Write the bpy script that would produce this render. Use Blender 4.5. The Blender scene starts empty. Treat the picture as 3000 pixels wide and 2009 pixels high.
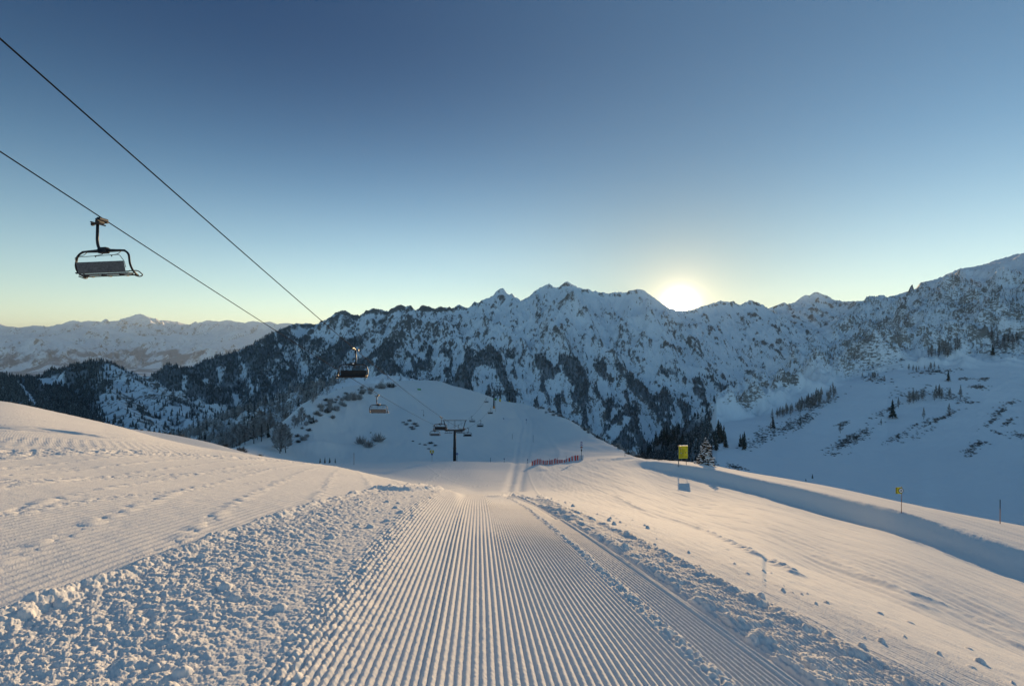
import bpy, math, random
import numpy as np
from mathutils import Vector, Matrix

# ---------------------------------------------------------------- camera, sky, sun, exposure
S = bpy.context.scene
cam_data = bpy.data.cameras.new('camera')
cam = bpy.data.objects.new('camera', cam_data)
S.collection.objects.link(cam)
cam_data.sensor_width = 36.0
cam_data.lens = 18.0
cam_data.clip_start = 0.1
cam_data.clip_end = 200000.0
cam.location = (0, 0, 0)
cam.rotation_euler = (math.radians(90), 0, 0)
S.camera = cam

SUN_AZ = math.radians(18.15)      # to the right of the view axis (+Y)
SUN_EL = math.radians(3.86)
sun_dir = Vector((math.sin(SUN_AZ)*math.cos(SUN_EL), math.cos(SUN_AZ)*math.cos(SUN_EL), math.sin(SUN_EL)))

W = bpy.data.worlds.new('World')
S.world = W
W.use_nodes = True
wn, wl = W.node_tree.nodes, W.node_tree.links
wn.clear()
w_out = wn.new('ShaderNodeOutputWorld')
w_bg = wn.new('ShaderNodeBackground')
w_bg.inputs['Strength'].default_value = 0.15
sky = wn.new('ShaderNodeTexSky')
sky.sky_type = 'NISHITA'
sky.sun_disc = False
sky.sun_elevation = SUN_EL
sky.sun_rotation = SUN_AZ
sky.altitude = 2000
sky.air_density = 1.0
sky.dust_density = 0.1
sky.ozone_density = 1.6
# bright aureole of the sun itself, standing in the sky behind the ridge
tc = wn.new('ShaderNodeTexCoord')
dot = wn.new('ShaderNodeVectorMath'); dot.operation = 'DOT_PRODUCT'
nrm = wn.new('ShaderNodeVectorMath'); nrm.operation = 'NORMALIZE'
wl.new(tc.outputs['Generated'], nrm.inputs[0])
wl.new(nrm.outputs[0], dot.inputs[0])
dot.inputs[1].default_value = sun_dir
acos = wn.new('ShaderNodeMath'); acos.operation = 'ARCCOSINE'
wl.new(dot.outputs['Value'], acos.inputs[0])
def expo(width, amp, col):
    d = wn.new('ShaderNodeMath'); d.operation = 'DIVIDE'; d.inputs[1].default_value = -math.radians(width)
    wl.new(acos.outputs[0], d.inputs[0])
    e = wn.new('ShaderNodeMath'); e.operation = 'EXPONENT'; wl.new(d.outputs[0], e.inputs[0])
    m = wn.new('ShaderNodeMath'); m.operation = 'MULTIPLY'; m.inputs[1].default_value = amp
    wl.new(e.outputs[0], m.inputs[0])
    v = wn.new('ShaderNodeVectorMath'); v.operation = 'SCALE'; v.inputs[0].default_value = col
    wl.new(m.outputs[0], v.inputs['Scale'])
    return v
g1 = expo(0.42, 260.0, (1.0, 0.86, 0.62))
g2 = expo(2.3, 5.5, (1.0, 0.74, 0.38))
# milder scattering close round the sun
a1 = wn.new('ShaderNodeVectorMath'); a1.operation = 'ADD'
a2 = wn.new('ShaderNodeVectorMath'); a2.operation = 'ADD'
hs = wn.new('ShaderNodeHueSaturation')
hs.inputs['Saturation'].default_value = 1.06
wl.new(sky.outputs['Color'], hs.inputs['Color'])
SATN = hs
# the part of the sky away from the sun, high on the left, is deeper blue
def wmath(op, a, b=None):
    n = wn.new('ShaderNodeMath'); n.operation = op
    for i, v in enumerate((a, b)):
        if v is None: continue
        if isinstance(v, (int, float)): n.inputs[i].default_value = v
        else: wl.new(v, n.inputs[i])
    return n.outputs[0]
def wrange(v, a, b, lo=0.0, hi=1.0):
    n = wn.new('ShaderNodeMapRange'); n.interpolation_type = 'SMOOTHSTEP'
    n.inputs['From Min'].default_value = a; n.inputs['From Max'].default_value = b
    n.inputs['To Min'].default_value = lo; n.inputs['To Max'].default_value = hi
    wl.new(v, n.inputs['Value']); return n.outputs[0]
sep = wn.new('ShaderNodeSeparateXYZ'); wl.new(nrm.outputs[0], sep.inputs[0])
wl.new(wrange(sep.outputs['Z'], 0.0, 0.35, 0.72, 1.08), hs.inputs['Saturation'])
deep = wmath('MULTIPLY', wrange(sep.outputs['Z'], 0.0, 0.52), wrange(sep.outputs['X'], 0.85, -0.45, 0.38, 1.0))
deep = wmath('MULTIPLY', deep, wrange(sep.outputs['Y'], -0.3, 0.5))
dmix = wn.new('ShaderNodeMix'); dmix.data_type = 'RGBA'; dmix.blend_type = 'MULTIPLY'
wl.new(deep, dmix.inputs[0]); wl.new(hs.outputs[0], dmix.inputs[6]); dmix.inputs[7].default_value = (0.03, 0.21, 0.37, 1)
wl.new(g1.outputs[0], a1.inputs[0]); wl.new(g2.outputs[0], a1.inputs[1])
near_e = wmath('EXPONENT', wmath('DIVIDE', acos.outputs[0], -math.radians(24)))
near_f = wmath('SUBTRACT', 1.0, wmath('MULTIPLY', near_e, 0.66))
calm = wn.new('ShaderNodeVectorMath'); calm.operation = 'SCALE'
tint = wn.new('ShaderNodeVectorMath'); tint.operation = 'MULTIPLY'; tint.inputs[1].default_value = (0.95, 1.015, 1.0)
wl.new(dmix.outputs[2], tint.inputs[0]); wl.new(tint.outputs[0], calm.inputs[0]); wl.new(near_f, calm.inputs['Scale'])
wl.new(calm.outputs[0], a2.inputs[0]); wl.new(a1.outputs[0], a2.inputs[1])
wl.new(a2.outputs[0], w_bg.inputs['Color'])
wl.new(w_bg.outputs[0], w_out.inputs['Surface'])

sl = bpy.data.lights.new('sun', 'SUN')
sl.energy = 4.3
sl.angle = math.radians(0.53)
sl.color = (1.0, 0.69, 0.37)
sun = bpy.data.objects.new('sun', sl)
S.collection.objects.link(sun)
sun.rotation_euler = sun_dir.to_track_quat('Z', 'Y').to_euler()

S.view_settings.view_transform = 'Standard'
S.view_settings.look = 'None'
S.view_settings.exposure = 1.02
S.view_settings.gamma = 1.0
S.cycles.volume_bounces = 0
S.cycles.max_bounces = 5
S.cycles.diffuse_bounces = 3

# ---------------------------------------------------------------- helpers
rng = np.random.default_rng(7)
random.seed(7)
COL = S.collection

def smooth(a, b, x):
    t = np.clip((x - a) / (b - a), 0, 1)
    return t*t*(3 - 2*t)

def _hash(ix, iy, seed):
    h = ix.astype(np.int32).view(np.uint32)*np.uint32(374761393) + iy.astype(np.int32).view(np.uint32)*np.uint32(668265263) + np.uint32((seed*1274126177) & 0xffffffff)
    h = (h ^ (h >> np.uint32(13)))*np.uint32(1274126177)
    return h ^ (h >> np.uint32(16))

GX = np.cos(np.arange(256)*(2*math.pi/256)); GY = np.sin(np.arange(256)*(2*math.pi/256))

def perlin(x, y, seed=0):
    x, y = np.broadcast_arrays(np.asarray(x, float), np.asarray(y, float))
    x0 = np.floor(x); y0 = np.floor(y)
    fx = x - x0; fy = y - y0
    u = fx*fx*fx*(fx*(fx*6-15)+10); v = fy*fy*fy*(fy*(fy*6-15)+10)
    def g(dx, dy):
        k = _hash(x0+dx, y0+dy, seed) >> np.uint32(24)
        return GX[k]*(fx-dx) + GY[k]*(fy-dy)
    n00, n10, n01, n11 = g(0, 0), g(1, 0), g(0, 1), g(1, 1)
    return ((n00*(1-u)+n10*u)*(1-v) + (n01*(1-u)+n11*u)*v) * 1.41

def fbm(x, y, octv=4, seed=0, gain=0.5, lac=2.03):
    a = 1.0; s = 0; n = 0
    for i in range(octv):
        s = s + a*perlin(x, y, seed+i*17); n += a
        x = x*lac; y = y*lac; a *= gain
    return s/n

def ridged(x, y, octv=5, seed=0, gain=0.52, lac=2.07):
    a = 1.0; s = 0; n = 0; w = 1.0
    for i in range(octv):
        r = 1 - np.abs(perlin(x, y, seed+i*31))*1.6
        r = np.clip(r, 0, 1)**2
        s = s + a*r*w; n += a
        w = np.clip(r*1.6, 0, 1)
        x = x*lac; y = y*lac; a *= gain
    return s/n

def value(x, y, seed=0):
    return _hash(np.floor(x), np.floor(y), seed)/4294967296.0

def bumps(x, y, seed=0):
    """rounded lumps, one per cell, of mixed size"""
    best = np.zeros(np.shape(x))
    x0 = np.floor(x); y0 = np.floor(y)
    for dx in (-1, 0, 1):
        for dy in (-1, 0, 1):
            h1 = _hash(x0+dx, y0+dy, seed)/4294967296.0
            h2 = _hash(x0+dx, y0+dy, seed+5)/4294967296.0
            h3 = _hash(x0+dx, y0+dy, seed+9)/4294967296.0
            d2 = (x-(x0+dx+h1))**2 + (y-(y0+dy+h2))**2
            r = 0.25 + 0.55*h3
            b = np.sqrt(np.clip(1 - d2/(r*r), 0, 1))*r
            best = np.maximum(best, b)
    return best

def clods(x, y, seed=0, prob=0.3):
    """scattered single lumps: only some cells hold one"""
    best = np.zeros(np.shape(x))
    x0 = np.floor(x); y0 = np.floor(y)
    for dx in (-1, 0, 1):
        for dy in (-1, 0, 1):
            h1 = _hash(x0+dx, y0+dy, seed)/4294967296.0
            h2 = _hash(x0+dx, y0+dy, seed+5)/4294967296.0
            h3 = _hash(x0+dx, y0+dy, seed+9)/4294967296.0
            h4 = _hash(x0+dx, y0+dy, seed+13)/4294967296.0
            d2 = (x-(x0+dx+h1))**2 + (y-(y0+dy+h2))**2
            r = 0.12 + 0.45*h3*h3
            best = np.maximum(best, np.sqrt(np.clip(1 - d2/(r*r), 0, 1))*r*(h4 < prob))
    return best

def link(o, parent=None):
    COL.objects.link(o)
    if parent is not None:
        o.parent = parent
    return o

def tag(o, label=None, cat=None, group=None, kind=None):
    if label: o['label'] = label
    if cat: o['category'] = cat
    if group: o['group'] = group
    if kind: o['kind'] = kind
    return o

def mesh_np(name, verts, faces, mats, smooth_shade=True, attrs=None, mat_idx=None):
    """faces: (n,3) or (n,4) int array"""
    me = bpy.data.meshes.new(name)
    verts = np.ascontiguousarray(verts, dtype=np.float32)
    faces = np.ascontiguousarray(faces, dtype=np.int32)
    n, k = faces.shape
    me.vertices.add(len(verts)); me.vertices.foreach_set('co', verts.ravel())
    me.loops.add(n*k); me.loops.foreach_set('vertex_index', faces.ravel())
    me.polygons.add(n)
    me.polygons.foreach_set('loop_start', np.arange(n, dtype=np.int32)*k)
    me.polygons.foreach_set('loop_total', np.full(n, k, dtype=np.int32))
    me.polygons.foreach_set('use_smooth', np.full(n, smooth_shade, dtype=bool))
    if mat_idx is not None:
        me.polygons.foreach_set('material_index', np.ascontiguousarray(mat_idx, dtype=np.int32))
    for m in (mats if isinstance(mats, (list, tuple)) else [mats]):
        me.materials.append(m)
    if attrs:
        for an, av in attrs.items():
            at = me.attributes.new(an, 'FLOAT', 'POINT')
            at.data.foreach_set('value', np.ascontiguousarray(av, dtype=np.float32).ravel())
    me.update(calc_edges=True)
    return me

def grid_faces(nr, nc):
    i = np.arange(nr*nc, dtype=np.int32).reshape(nr, nc)
    return np.stack([i[:-1, :-1], i[:-1, 1:], i[1:, 1:], i[1:, :-1]], -1).reshape(-1, 4)

# ---------------------------------------------------------------- materials
def new_mat(name, col, rough=0.8, metal=0.0, spec=0.3):
    m = bpy.data.materials.new(name); m.use_nodes = True
    b = m.node_tree.nodes['Principled BSDF']
    b.inputs['Base Color'].default_value = (*col, 1)
    b.inputs['Roughness'].default_value = rough
    b.inputs['Metallic'].default_value = metal
    b.inputs['Specular IOR Level'].default_value = spec
    return m

def noise_mat(name, c1, c2, scale, rough=0.8, metal=0.0, bump=0.0, spec=0.3):
    m = new_mat(name, c1, rough, metal, spec)
    nt = m.node_tree; b = nt.nodes['Principled BSDF']
    t = nt.nodes.new('ShaderNodeTexCoord')
    n = nt.nodes.new('ShaderNodeTexNoise'); n.inputs['Scale'].default_value = scale; n.inputs['Detail'].default_value = 5
    nt.links.new(t.outputs['Object'], n.inputs['Vector'])
    r = nt.nodes.new('ShaderNodeValToRGB')
    r.color_ramp.elements[0].position = 0.35; r.color_ramp.elements[0].color = (*c1, 1)
    r.color_ramp.elements[1].position = 0.65; r.color_ramp.elements[1].color = (*c2, 1)
    nt.links.new(n.outputs['Fac'], r.inputs[0]); nt.links.new(r.outputs[0], b.inputs['Base Color'])
    if bump:
        bp = nt.nodes.new('ShaderNodeBump'); bp.inputs['Strength'].default_value = 1; bp.inputs['Distance'].default_value = bump
        nt.links.new(n.outputs['Fac'], bp.inputs['Height']); nt.links.new(bp.outputs[0], b.inputs['Normal'])
    return m

def mth(nt, op, a, b=None, c=None):
    n = nt.nodes.new('ShaderNodeMath'); n.operation = op
    for i, v in enumerate((a, b, c)):
        if v is None: continue
        if isinstance(v, (int, float)): n.inputs[i].default_value = v
        else: nt.links.new(v, n.inputs[i])
    return n.outputs[0]

def mountain_mat(name, snow=(0.82, 0.85, 0.89), rock1=(0.13, 0.125, 0.125), rock2=(0.27, 0.25, 0.235), fine=0.02, bumpd=6.0, wood=(0.13, 0.15, 0.175)):
    """snow with rock where the 'rock' attribute asks for it, dark floor under the woods"""
    m = bpy.data.materials.new(name); m.use_nodes = True
    nt = m.node_tree; L = nt.links
    b = nt.nodes['Principled BSDF']
    b.inputs['Roughness'].default_value = 0.75
    b.inputs['Specular IOR Level'].default_value = 0.15
    geo = nt.nodes.new('ShaderNodeNewGeometry')
    def nz(scale, detail, rough=0.55, stretch=None):
        n = nt.nodes.new('ShaderNodeTexNoise'); n.inputs['Scale'].default_value = scale
        n.inputs['Detail'].default_value = detail; n.inputs['Roughness'].default_value = rough
        if stretch:
            mp = nt.nodes.new('ShaderNodeMapping'); mp.inputs['Scale'].default_value = stretch
            L.new(geo.outputs['Position'], mp.inputs[0]); L.new(mp.outputs[0], n.inputs['Vector'])
        else:
            L.new(geo.outputs['Position'], n.inputs['Vector'])
        return n.outputs['Fac']
    def at(nm):
        a = nt.nodes.new('ShaderNodeAttribute'); a.attribute_name = nm
        return a.outputs['Fac']
    n1 = nz(fine, 9, 0.70, (1, 0.5, 0.6))
    n2 = nz(fine*0.23, 5)
    n3 = nz(fine*2.6, 6, 0.7, (1, 1, 2.2))
    vary = mth(nt, 'ADD', 0.35, mth(nt, 'MULTIPLY', mth(nt, 'SUBTRACT', nz(fine*0.12, 3), 0.3), 4.2))
    rock = mth(nt, 'ADD', at('rock'), mth(nt, 'MULTIPLY', mth(nt, 'SUBTRACT', n1, 0.5), vary))
    rock = mth(nt, 'ADD', rock, mth(nt, 'MULTIPLY', mth(nt, 'SUBTRACT', n3, 0.5), 1.2))
    sm = nt.nodes.new('ShaderNodeMapRange'); sm.interpolation_type = 'SMOOTHSTEP'
    sm.inputs['From Min'].default_value = 0.42; sm.inputs['From Max'].default_value = 0.58
    L.new(rock, sm.inputs['Value'])
    rc = nt.nodes.new('ShaderNodeMix'); rc.data_type = 'RGBA'
    rc.inputs[6].default_value = (*rock1, 1); rc.inputs[7].default_value = (*rock2, 1)
    L.new(n2, rc.inputs[0])
    mx = nt.nodes.new('ShaderNodeMix'); mx.data_type = 'RGBA'
    mx.inputs[6].default_value = (*snow, 1)
    L.new(sm.outputs[0], mx.inputs[0]); L.new(rc.outputs[2], mx.inputs[7])
    fo = mth(nt, 'ADD', at('forest'), mth(nt, 'MULTIPLY', mth(nt, 'SUBTRACT', n1, 0.5), 1.6))
    fm = nt.nodes.new('ShaderNodeMapRange'); fm.interpolation_type = 'SMOOTHSTEP'
    fm.inputs['From Min'].default_value = 0.35; fm.inputs['From Max'].default_value = 0.75
    fm.inputs['To Max'].default_value = 0.85
    L.new(fo, fm.inputs['Value'])
    mf = nt.nodes.new('ShaderNodeMix'); mf.data_type = 'RGBA'
    mf.inputs[7].default_value = (*wood, 1)
    L.new(fm.outputs[0], mf.inputs[0]); L.new(mx.outputs[2], mf.inputs[6])
    L.new(mf.outputs[2], b.inputs['Base Color'])
    bp = nt.nodes.new('ShaderNodeBump'); bp.inputs['Strength'].default_value = 0.7; bp.inputs['Distance'].default_value = bumpd
    L.new(n1, bp.inputs['Height']); L.new(bp.outputs[0], b.inputs['Normal'])
    return m
# ---------------------------------------------------------------- the ski slope (one ground sheet)
CX, CY, F = 1500.0, 1004.5, 1500.0     # the photo's optical centre and focal length in its own pixels
H0 = 1.2                               # camera height over the piste

def cam_w(x):
    return np.where(x > 0, 0.05*x + 0.037*x*x, 0.05*x)

def near_z(x, y):
    return -(H0 + 0.097*y + 0.0083*y*y) - np.where(x > 0, 0.05*x + 0.037*x*x, 0.05*x - 0.002*np.minimum(x*x, 100))

# cross sections of the hill side: direction u, then (distance, height row) of the same features in turn:
# lip, hollow, flat, foot, road edge / bank top, behind it, hill side, hill crest, drop, drop
SEC = {
 -1500: [(35,1080),(50,1120),(60,1150),(75,1250),(85,1300),(100,1380),(150,1500),(220,1600),(400,1750),(900,1900)],
 -600: [(38,1125),(50,1150),(60,1190),(75,1270),(88,1320),(105,1390),(155,1500),(225,1600),(400,1750),(900,1900)],
 0:    [(40,1175),(50,1195),(60,1230),(75,1290),(90,1340),(110,1400),(160,1500),(230,1600),(400,1750),(900,1900)],
 200:  [(41,1215),(51,1235),(61,1255),(74,1280),(88,1330),(110,1400),(160,1480),(230,1580),(400,1750),(900,1900)],
 365:  [(42,1254),(52,1275),(62,1268),(71,1255),(85,1300),(110,1380),(160,1460),(230,1550),(380,1700),(800,1900)],
 461:  [(43,1281),(53,1300),(63,1285),(72,1265),(86,1300),(110,1365),(155,1430),(220,1520),(350,1650),(700,1850)],
 600:  [(45,1314),(55,1330),(64,1312),(74,1291),(88,1303),(110,1330),(145,1350),(200,1420),(300,1550),(600,1800)],
 700:  [(46,1330),(56,1345),(66,1330),(78,1319),(92,1316),(110,1312),(130,1310),(150,1303),(220,1400),(500,1800)],
 809:  [(47,1350),(60,1368),(80,1356),(95,1352),(110,1343),(128,1328),(145,1305),(165,1255),(250,1350),(500,1750)],
 900:  [(48,1364),(62,1380),(85,1372),(100,1369),(112,1366),(124,1362),(155,1285),(200,1181),(300,1300),(550,1750)],
 1018: [(48,1382),(64,1395),(88,1382),(102,1373),(115,1365),(128,1362),(180,1262),(250,1137),(350,1220),(600,1700)],
 1138: [(42,1408),(60,1415),(85,1397),(102,1377),(117,1361),(130,1360),(190,1262),(290,1121),(400,1200),(700,1700)],
 1200: [(34,1420),(52,1425),(80,1405),(101,1376),(118,1357),(131,1359),(195,1255),(305,1115),(420,1200),(720,1700)],
 1257: [(24,1433),(45,1445),(75,1412),(100,1376),(119,1355),(132,1358),(200,1250),(315,1117),(430,1195),(750,1680)],
 1330: [(15,1446),(36,1460),(68,1425),(98,1378),(120,1352),(134,1357),(205,1245),(325,1132),(440,1190),(780,1660)],
 1400: [(12,1450),(30,1470),(60,1440),(95,1380),(119,1352),(133,1355),(210,1248),(335,1149),(450,1192),(800,1650)],
 1470: [None,(27,1470),(58,1440),(95,1383),(117,1353),(131,1352),(225,1245),(390,1174),(560,1178),(900,1600)],
 1530: [None,(26,1470),(57,1440),(94,1384),(114,1355),(129,1351),(225,1260),(380,1187),(560,1210),(900,1600)],
 1600: [None,(26,1472),(55,1440),(90,1383),(110,1357),(127,1350),(200,1285),(310,1202),(470,1300),(800,1700)],
 1700: [None,(24,1487),(50,1440),(85,1380),(105,1351),(122,1340),(165,1310),(240,1250),(370,1350),(700,1750)],
 1800: [None,(22,1502),(45,1446),(80,1377),(100,1346),(115,1338),(138,1328),(180,1302),(280,1400),(600,1850)],
 1900: [None,(20,1520),(38,1466),(85,1372),(88,1352),(97,1349),(112,1348),(135,1347),(210,1480),(500,1950)],
 2000: [None,(19,1540),(35,1490),(77,1392),(80,1361),(85,1357),(90,1354),(97,1353),(160,1520),(400,2050)],
 2213: [None,(15,1605),(26,1524),(60.6,1449),(64,1402),(71,1394),(76,1389),(82,1386),(130,1580),(350,2150)],
 2427: [None,(12,1712),(21,1580),(48.9,1512),(52,1447),(57,1436),(62,1428),(67,1425),(110,1620),(300,2200)],
 2640: [None,(10,1795),(18,1640),(38.9,1572),(42,1497),(46,1484),(50,1475),(54,1471),(90,1650),(300,2250)],
 3000: [None,(8,1965),(16,1760),(30.2,1708),(33,1612),(37,1580),(41,1555),(46,1542),(85,1720),(280,2300)],
 4500: [None,(5,2450),(9,2250),(20,2090),(22.5,1950),(25,1880),(29,1850),(33,1840),(60,2000),(250,2500)],
}

def pchip(xk, yk, x):
    xk = np.asarray(xk, float); yk = np.asarray(yk, float)
    h = np.diff(xk); d = np.diff(yk)/h
    m = np.zeros(len(xk))
    for i in range(1, len(xk)-1):
        if d[i-1]*d[i] > 0:
            w1 = 2*h[i]+h[i-1]; w2 = h[i]+2*h[i-1]
            m[i] = (w1+w2)/(w1/d[i-1]+w2/d[i])
    m[0] = d[0]; m[-1] = d[-1]
    i = np.clip(np.searchsorted(xk, x)-1, 0, len(xk)-2)
    t = (x-xk[i])/h[i]; t = np.clip(t, 0, 1)
    return ((2*t**3-3*t**2+1)*yk[i]+(t**3-2*t**2+t)*h[i]*m[i]+(-2*t**3+3*t**2)*yk[i+1]+(t**3-t**2)*h[i]*m[i+1])

UK = np.array(sorted(SEC))
def build_keys(ug):
    """for every direction in ug: arrays of ln(y) and row (with the camera-height term removed)"""
    nk = 10
    Y = np.zeros((len(UK), nk)); V = np.zeros((len(UK), nk))
    for i, u in enumerate(UK):
        k = (u-CX)/F
        for j, e in enumerate(SEC[u]):
            if e is None:
                B = 0.0083 + (0.037*k*k if k > 0 else 0)
                y = math.sqrt(1.2/B)
                e = (y, CY - F*float(near_z(np.float64(k*y), np.float64(y)))/y)
            Y[i, j] = math.log(e[0]); V[i, j] = e[1]
    Yg = np.stack([pchip(UK, Y[:, j], ug) for j in range(nk)], 1)
    Vg = np.stack([pchip(UK, V[:, j], ug) for j in range(nk)], 1)
    return Yg, Vg

UG = np.concatenate([np.arange(-1500, -300, 12.0), np.arange(-300, 1860, 6.0), np.arange(1860, 3300, 2.5), np.arange(3300, 4501, 12.0)])
LG = np.log(np.concatenate([np.exp(np.arange(math.log(0.6), math.log(1000), 0.007)), [2600, 6000, 15000, 60000]]))
Yg, Vg = build_keys(UG)
TAB = np.zeros((len(UG), len(LG)))          # slope ratio z/y + H0/y
for i, u in enumerate(UG):
    k = (u-CX)/F
    lk = [math.log(0.6), math.log(1.2), math.log(2.2), math.log(3.6)]
    last = math.exp(Yg[i, 0])
    lk = [l for l in lk if l < math.log(last)-0.25]
    for yy in (6.0, 10.0, 16.0):
        if yy < last*0.72 and (k > -0.1 or yy < 12): lk.append(math.log(yy))
    qn = [float(near_z(np.float64(k*math.exp(l)), np.float64(math.exp(l))))/math.exp(l) + H0/math.exp(l) for l in lk]
    lf = list(Yg[i]); qf = [-(Vg[i, j]-CY)/F + H0/math.exp(Yg[i, j]) for j in range(10)]
    lt = [math.log(2600), math.log(60000)]; qt = [-700/2600, -700/60000]
    TAB[i] = pchip(lk+lf+lt[:1], qn+qf+qt[:1], np.minimum(LG, lt[0]))
    far = LG > lt[0]+1e-6
    TAB[i, far] = -700/np.exp(LG[far])
# light smoothing across directions
ker = np.array([1, 4, 7, 9, 7, 4, 1.0]); ker /= ker.sum()
pad = np.pad(TAB, ((3, 3), (0, 0)), mode='edge')
TAB = sum(ker[j]*pad[j:j+len(UG)] for j in range(7))

def base_z(x, y):
    """height of the smooth ground, y > 0.5"""
    u = CX + F*x/y
    l = np.log(np.clip(y, 0.6, 59000))
    iu = np.clip(np.searchsorted(UG, u)-1, 0, len(UG)-2)
    fu = np.clip((u-UG[iu])/(UG[iu+1]-UG[iu]), 0, 1)
    il = np.clip(np.searchsorted(LG, l)-1, 0, len(LG)-2)
    fl = np.clip((l-LG[il])/(LG[il+1]-LG[il]), 0, 1)
    q = (TAB[iu, il]*(1-fu)+TAB[iu+1, il]*fu)*(1-fl) + (TAB[iu, il+1]*(1-fu)+TAB[iu+1, il+1]*fu)*fl
    return y*q - H0

def hit(u, v, nth=0, zf=None, l0=math.log(1.5), l1=math.log(900)):
    """first point of the ground seen in direction (u, v) -> world x, y, z"""
    zf = zf or base_z
    l = np.linspace(l0, l1, 2400)
    y = np.exp(l); x = (u-CX)/F*y
    vt = CY - F*zf(x, y)/y
    below = vt <= v
    idx = np.where(below)[0]
    if len(idx) == 0:
        i = int(np.argmin(vt))
    else:
        i = int(idx[0])
    return np.array([x[i], y[i], float(zf(x[i:i+1], y[i:i+1])[0])])

def polyline_dist(x, y, pts):
    """distance to a polyline and signed side, vectorised"""
    best = np.full(x.shape, 1e9); side = np.zeros(x.shape)
    for (ax, ay), (bx, by) in zip(pts[:-1], pts[1:]):
        dx, dy = bx-ax, by-ay
        L2 = dx*dx+dy*dy+1e-9
        t = np.clip(((x-ax)*dx+(y-ay)*dy)/L2, 0, 1)
        px, py = x-(ax+t*dx), y-(ay+t*dy)
        d = np.hypot(px, py)
        s = np.sign(dx*(y-ay)-dy*(x-ax))
        m = d < best
        best = np.where(m, d, best); side = np.where(m, s, side)
    return best, side

def curve_pts(pix, n=8):
    """photo rows -> smooth world polyline on the ground"""
    pix = np.array(pix, float)
    t = np.arange(len(pix)); tt = np.linspace(0, len(pix)-1, (len(pix)-1)*n+1)
    uu = pchip(t, pix[:, 0], tt); vv = pchip(t, pix[:, 1], tt)
    return [tuple(hit(a, b)[:2]) for a, b in zip(uu, vv)]

# groomer lines run along s = const
def s_coord(x, y):
    yy = np.minimum(y, 11) - 2.2
    w = x + 0.065*yy
    return np.where(w > 0, w*np.exp(0.11*yy), w)

TRACKS = [  # (photo curve, half width m, depth m, rough)
 ([(1490,1440),(1500,1395),(1513,1340),(1520,1290),(1530,1245),(1512,1212),(1475,1190)], 0.6, -0.26, 0.2),
 ([(1520,1440),(1530,1395),(1545,1340),(1556,1290),(1560,1245),(1540,1212),(1500,1188)], 0.6, -0.26, 0.2),
 ([(1500,1415),(1512,1385),(1528,1345),(1538,1290),(1545,1245)], 0.8, -0.12, 0.2),
 ([(1590,1380),(1575,1360),(1640,1330),(1600,1270),(1580,1230)], 0.9, 0.25, 0.2),
 ([(1480,1460),(1500,1440),(1530,1452),(1580,1480),(1640,1520)], 0.10, -0.03, 0.3),
 ([(1545,1380),(1560,1420),(1600,1470),(1690,1520)], 0.10, 0.04, 0.4),
 ([(1620,1385),(1700,1410),(1790,1450),(1900,1500),(2020,1540),(2180,1610),(2330,1680)], 0.10, 0.045, 0.55),
 ([(1700,1375),(1850,1412),(2000,1450),(2200,1515),(2400,1600),(2560,1700),(2700,1780)], 0.25, 0.06, 0.2),
 ([(1720,1372),(1880,1410),(2040,1450),(2250,1515),(2500,1600),(2800,1730),(3000,1860)], 0.25, 0.05, 0.2),
 ([(1780,1370),(1950,1402),(2150,1455),(2400,1520),(2700,1600),(3000,1710)], 0.3, 0.05, 0.1),
 ([(1800,1364),(2000,1400),(2200,1452),(2500,1515),(2800,1585),(3000,1650)], 0.3, 0.05, 0.3),
 ([(2100,1440),(2300,1490),(2500,1540),(2750,1610),(3000,1690)], 0.5, 0.08, 0.3),
 ([(2250,1540),(2350,1590),(2450,1660),(2600,1720),(2800,1790),(3000,1900)], 0.20, 0.05, 0.4),
 ([(1640,1372),(1800,1412),(1960,1462),(2120,1530),(2260,1620)], 0.16, -0.035, 0.2),
 ([(1660,1370),(1830,1412),(2010,1466),(2200,1535),(2380,1630)], 0.12, 0.03, 0.2),
 ([(1900,1400),(2100,1452),(2350,1530),(2650,1640),(3000,1790)], 0.2, -0.05, 0.2),
 ([(1950,1396),(2200,1466),(2500,1560),(2800,1660),(3000,1750)], 0.15, 0.035, 0.2),
 ([(1720,1400),(1850,1440),(1980,1490),(2080,1545)], 0.10, 0.03, 0.2),
 ([(1230,1350),(1300,1400),(1400,1425),(1470,1415),(1520,1395)], 0.15, 0.04, 0.5),
 ([(1090,1440),(1200,1442),(1330,1432),(1440,1420),(1490,1405)], 0.1, 0.05, 0.8),
]

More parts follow.
